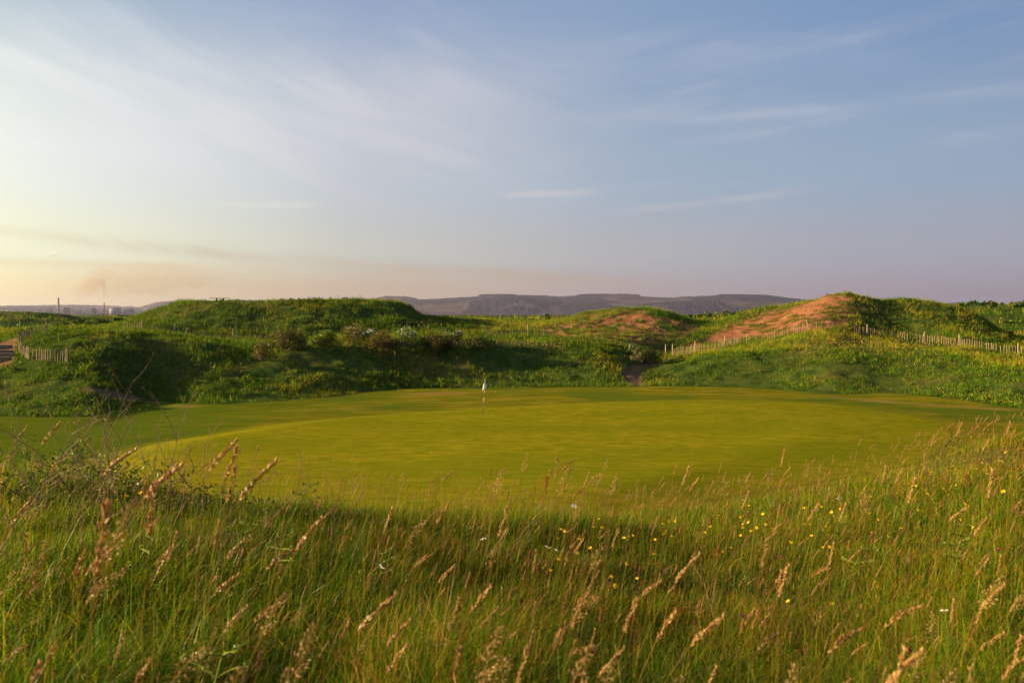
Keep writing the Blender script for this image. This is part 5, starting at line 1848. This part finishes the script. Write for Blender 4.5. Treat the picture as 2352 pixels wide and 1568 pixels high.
# ribwort plantain heads
Pp = curve_pts(0.40, 0.25, 0.1)
mps = stem_mesh(Pp, 0.0014, (0.07, 0.11, 0.01), (0.14, 0.12, 0.02))
gp = Geo().tube([(0, 0, -0.004), (0, 0, 0.004), (0, 0, 0.014), (0, 0, 0.022)], [0.002, 0.0055, 0.005, 0.0015], 8)
mph = colour_mesh(gp, (0.10, 0.045, 0.02), M_HEAD, 'flower_head', 0.8)
for px, row, lab in ((1200, 1288, 'brown plantain head above its neighbour in the middle grass'), (1237, 1322, 'brown plantain head below the two white roses'), (1215, 1340, 'leaning dark plantain head beside the brown ones'), (1196, 1395, 'lowest plantain head of the middle group'), (1597, 1440, 'brown plantain head with bent stalk centre right'),
                     (1055, 1415, 'brown plantain head by the tall golden spike'), (742, 1356, 'small pale plantain head in the shade')):
    x, y, z = near_spot(px, row, Pp[-1, 2] * 0.97)
    o = bpy.data.objects.new('plantain_stem', mps)
    COL.objects.link(o)
    o.location = (x - Pp[-1, 0], y, gz(x - float(Pp[-1, 0]), y))
    tag(o, lab, 'plantain', 'ribwort plantains')
    c = bpy.data.objects.new('flower_head', mph)
    COL.objects.link(c)
    c.parent = o
    c.location = tuple(map(float, Pp[-1]))

# ------------------------------------------------------------------ young bracken with curled fronds
def crozier(name, label, px, row, h, seed, pairs=3, scale=1.0):
    q = random.Random(seed)
    P = curve_pts(h, q.uniform(0.1, 0.5), 0.1)
    x, y, z = near_spot(px, row, P[-1, 2])
    x -= float(P[-1, 0])
    e = empty(name, (x, y, gz(x, y) - 0.02), label, 'bracken', 'young bracken fronds uncurling')
    e.rotation_euler = (0, 0, q.uniform(-0.4, 0.4))
    link('stalk', stem_mesh(P, 0.0042 * scale, (0.10, 0.15, 0.02), (0.15, 0.19, 0.04)), None, e)
    for k in range(pairs):
        s = 1 - 0.16 * (pairs - 1 - k) - 0.02
        b = along(P, s)
        for sd in (-1, 1):
            L = (0.060 if k < pairs - 1 else 0.030) * q.uniform(0.8, 1.2) * scale
            rise = q.uniform(0.1, 0.9)
            az = q.uniform(-0.5, 0.5)
            arm = [b + np.array([sd * L * u * cos(az), L * u * sin(az), L * (rise * u - 0.5 * rise * u * u)]) for u in np.linspace(0, 1, 6)]
            cen = arm[-1]
            r0 = 0.010 * scale
            for t in np.linspace(0, 4.4, 9)[1:]:          # curled end
                rr_ = r0 * (1 - t / 6.2)
                arm.append(cen + np.array([sd * rr_ * sin(t), 0, rr_ * (1 - cos(t))]))
            g = Geo().tube([tuple(p) for p in arm], list(np.linspace(0.0024, 0.0016, len(arm)) * scale), 5)
            for p in arm[1:]:                            # budding leaflets along it
                for _ in range(2):
                    d = np.array([q.gauss(0, 1), q.gauss(0, 1), q.gauss(0.2, 1)])
                    d = d / np.linalg.norm(d) * 0.0062 * scale
                    u_ = np.cross(d, (0.3, 1, 0.2))
                    u_ = u_ / (np.linalg.norm(u_) + 1e-9) * 0.003 * scale
                    g.add([p, p + d * 0.6 + u_, p + d, p + d * 0.6 - u_], [(0, 1, 2, 3)])
            link('frond', colour_mesh(g, (0.26, 0.32, 0.05), M_HEAD, 'frond', 0.5), None, e)


for k, (px, row, h, sc, lab) in enumerate(((712, 1118, 0.46, 1.3, 'tall uncurling bracken frond against the green, left of centre'), (738, 1140, 0.36, 1.0, 'shorter bracken frond close beside the tall one'), (575, 1212, 0.42, 1.3, 'bracken frond with level arms before the dry tussock'),
                                          (655, 1225, 0.40, 1.2, 'bracken frond with bowed stalk right of the dry tussock'), (362, 1228, 0.40, 1.3, 'bracken frond curled tight like a fist at the tussock edge'), (1077, 1207, 0.3, 1.0, 'small bracken frond at the crest, centre'), (1115, 1212, 0.34, 1.0, 'bracken frond on a bare stalk at the crest, centre'),
                                          (1667, 1098, 0.42, 1.0, 'bracken frond rising by the fringe corner'), (1640, 1130, 0.34, 1.0, 'flat topped bracken frond below the fringe corner'), (2063, 1010, 0.42, 1.1, 'level armed bracken frond against the green on the right'), (2210, 992, 0.42, 1.2, 'spreading bracken frond near the right edge of the green'),
                                          (1935, 1180, 0.34, 1.2, 'bracken frond amid the buttercups'), (2218, 1188, 0.36, 1.2, 'bracken frond curling above the large buttercup'), (880, 1265, 0.36, 1.2, 'leafy bracken frond in the shaded grass'), (510, 1500, 0.42, 1.5, 'large bracken frond at the lower left, close up'),
                                          (1990, 1235, 0.34, 1.2, 'pale bracken frond between the right hand stems'), (2215, 1225, 0.3, 1.2, 'low bracken frond near the right edge'), (1555, 1090, 0.42, 0.9, 'green bracken frond with leafy arms beside a tall spike'))):
    crozier('bracken_frond', lab, px, row, h, k, scale=sc)

# ------------------------------------------------------------------ bare twigs and dead stalks
M_TWIG = mat_plain('dead_twig', (0.15, 0.08, 0.045), rough=0.85, var=0.4, scale=20)


def twig(label, px, row, h, lean, seed, spread=0.5, levels=2, thick=0.0040, leafy=0, face=0.0):
    q = random.Random(seed)
    x, y, z = near_spot(px, row, h)
    x -= lean * h * 0.6
    e = empty('bare_twig', (x, y, gz(x, y) - 0.03), label, 'twig', 'bare twigs in the meadow')
    e.rotation_euler = (0, 0, face)
    shoots = Geo()
    tips = []

    def grow(g, p, d, L, r, lev):
        pts, rad = [p], [r]
        n_ = 6
        for k in range(n_):
            d = d + np.array([q.gauss(0, 0.10), q.gauss(0, 0.10), q.gauss(0, 0.05)])
            d = d / np.linalg.norm(d)
            p = p + d * L / n_
            pts.append(p)
            rad.append(r * (1 - 0.7 * (k + 1) / n_))
            if lev > 0 and k >= 1 and q.random() < 0.75:
                sd = q.choice((-1, 1))
                nd = d + np.array([sd * q.uniform(0.4, 1.1) * spread * 1.4, q.gauss(0, 0.3), q.uniform(-0.1, 0.3)])
                grow(shoots, p, nd / np.linalg.norm(nd), L * q.uniform(0.25, 0.5), r * 0.6, lev - 1)
        tips.append(p)
        g.tube([tuple(a) for a in pts], rad, 5)

    main = Geo()
    grow(main, np.zeros(3), np.array([lean, 0, 1.0]), h * 1.06, thick, levels)
    sub(e, 'stalk', main, M_TWIG, True)
    if shoots.v:
        sub(e, 'side_shoots', shoots, M_TWIG, True)
    if leafy:
        t = np.array(tips)
        V_, Q_, C_ = leaves(t, np.full(len(t), 0.018), leafy, (0.004, 0.008), [(0.14, 0.08, 0.05), (0.22, 0.13, 0.09)], (1, 1), 0.7, 1.0)
        link('withered_leaves', mesh_np('withered_leaves', V_, quads=Q_, col=C_), M_LEAF, e)


for k, (px, row, h, lean, sp, lv, lf, lab) in enumerate((
        (218, 945, 0.75, 0.05, 0.5, 2, 0, 'straight bare twig at the left against the dark mown hollow'), (270, 958, 0.80, 0.35, 0.7, 2, 0, 'forked bare twig leaning right, left of the green'), (375, 965, 0.75, 0.0, 0.35, 2, 0, 'tall thin bare twig rising before the left rim of the green'),
        (25, 935, 0.85, 0.3, 0.8, 2, 30, 'tangled bare twig at the left picture edge'), (72, 945, 0.8, -0.1, 0.6, 2, 20, 'upright bare twig near the left picture edge'), (330, 1040, 0.6, 0.05, 0.4, 1, 0, 'short bare twig among the brambles'), (440, 1040, 0.6, 0.5, 0.5, 2, 25, 'bare twig leaning over the brambles with withered tips'),
        (492, 1022, 0.65, 0.3, 0.6, 2, 0, 'branched bare twig right of the brambles'), (585, 1042, 0.5, 1.3, 0.25, 1, 60, 'long drooping twig with tiny dry leaves reaching over the green'), (655, 1090, 0.5, 0.9, 0.4, 2, 40, 'wispy withered twig hanging before the green'), (765, 1125, 0.5, 0.1, 0.5, 1, 0, 'dark bare stalk with one side arm left of centre'),
        (1190, 1170, 0.4, 0.6, 0.6, 2, 0, 'reddish crossed twig in the middle of the crest'), (2010, 1005, 0.5, 0.25, 0.55, 2, 140, 'dead bracken stalk with dark shrivelled fronds on the right'), (2150, 1015, 0.45, 0.5, 0.7, 2, 40, 'crooked dead stalk right of the shrivelled bracken'), (160, 1050, 0.6, 0.2, 0.8, 2, 0, 'crooked bare twig deep in the brambles'),
        (110, 985, 0.7, 0.45, 0.7, 2, 20, 'slanting bare twig beside the left golden spike'), (1610, 1330, 0.35, -0.6, 0.4, 1, 0, 'fallen grey twig in the right meadow'), (820, 1110, 0.4, 0.7, 0.4, 1, 20, 'fine curved twig with a dry tip left of the flag line'),
        (190, 985, 0.75, 0.0, 0.4, 2, 0, 'thin upright twig just left of the straight bare twig'), (245, 1000, 0.7, 0.15, 0.5, 2, 0, 'short stiff twig between straight and forked twigs'), (300, 1010, 0.7, -0.05, 0.4, 2, 0, 'upright twig right of the forked twig'),
        (350, 1020, 0.65, 0.1, 0.5, 2, 0, 'knobbly twig left of the tall thin one'), (405, 1045, 0.6, 0.2, 0.6, 2, 15, 'low spreading twig right of the tall thin one'), (300, 1085, 0.45, 1.4, 0.3, 1, 0, 'arching bramble cane bent right over the dark clump'), (540, 1080, 0.55, 0.4, 0.6, 2, 20, 'forked dry twig beyond the rightmost bramble'), (50, 990, 0.8, 0.5, 0.7, 2, 25, 'bowed twig crossing the left edge brambles'))):
    twig(lab, px, row, h, lean, 300 + k, sp, lv, leafy=lf)

# brambles on the left
def bramble(label, px, row, w, h, n, seed):
    x, y, z = near_spot(px, row, h * 0.9)
    e = empty('bramble_clump', (x, y, gz(x, y)), label, 'bramble', 'low brambles on the left')
    cs = np.array([(random.uniform(-w, w), random.uniform(-w, w) * 0.6, random.uniform(0.15, 0.8) * h) for _ in range(26)])
    V_, Q_, C_ = leaves(cs, rng.uniform(0.05, 0.13, 26), n, (0.008, 0.020), [(0.05, 0.10, 0.010), (0.10, 0.14, 0.015), (0.22, 0.22, 0.05), (0.045, 0.085, 0.008), (0.16, 0.08, 0.03)], (1, 1.4, 0.5, 0.5, 0.25), 0.7, 0.8)
    link('foliage', mesh_np('foliage', V_, quads=Q_, col=C_), M_LEAF, e)
    g = Geo()
    for c in cs[::2]:
        g.tube([(c[0] * 0.2, c[1] * 0.2, -0.05), (c[0] * 0.6, c[1] * 0.6, c[2] * 0.8), tuple(c)], [0.003, 0.0025, 0.0015], 5)
    sub(e, 'canes', g, M_TWIG, True)


for k, (px, row, w, h, n, lab) in enumerate(((40, 985, 0.40, 0.56, 1000, 'tall leafy bramble clump at the left picture edge'), (130, 1010, 0.35, 0.52, 900, 'leafy bramble clump behind the leftmost golden spike'), (215, 1030, 0.35, 0.48, 850, 'bramble clump with pale curled leaves behind the golden spikes'),
                                            (300, 1062, 0.32, 0.42, 700, 'bramble clump under the forked bare twig'), (385, 1090, 0.32, 0.35, 600, 'low dark bramble clump under the thin bare twigs'), (470, 1120, 0.3, 0.30, 500, 'rightmost low bramble clump before the green'),
                                            (5, 1060, 0.3, 0.42, 700, 'dark bramble clump low at the left edge'), (560, 1150, 0.25, 0.24, 380, 'last straggling bramble by the bracken fronds'))):
    bramble(lab, px, row, w, h, n, k)
# dry tussock
x_, y_, z_ = near_spot(440, 1235, 0.14)
n = 2600
a = rng.uniform(0, 2 * pi, n)
rad = np.abs(rng.normal(0, 0.20, n))
bx, by = x_ + rad * np.cos(a) * 1.3, y_ + rad * np.sin(a) * 0.7
c0 = pal([(0.28, 0.17, 0.09), (0.36, 0.22, 0.12), (0.20, 0.11, 0.055)], (1, 1, 1), n)
b = blades(np.stack([bx, by, ground(bx, by)], 1) - np.array([[x_, y_, z_]]), rng.uniform(0.10, 0.26, n), rng.normal(0.0, 0.8, n), rng.uniform(0.6, 1.7, n), rng.uniform(0.0014, 0.003, n), c0, c0 * 1.2, 4, droop=0.4)
tag(link('dry_grass_tussock', mesh_np('dry_grass_tussock', b[0], tris=b[1], quads=b[2], col=b[3]), M_GRASS, None, (x_, y_, z_)), 'matted tussock of pinkish dead grass on the left of the meadow', 'tussock')
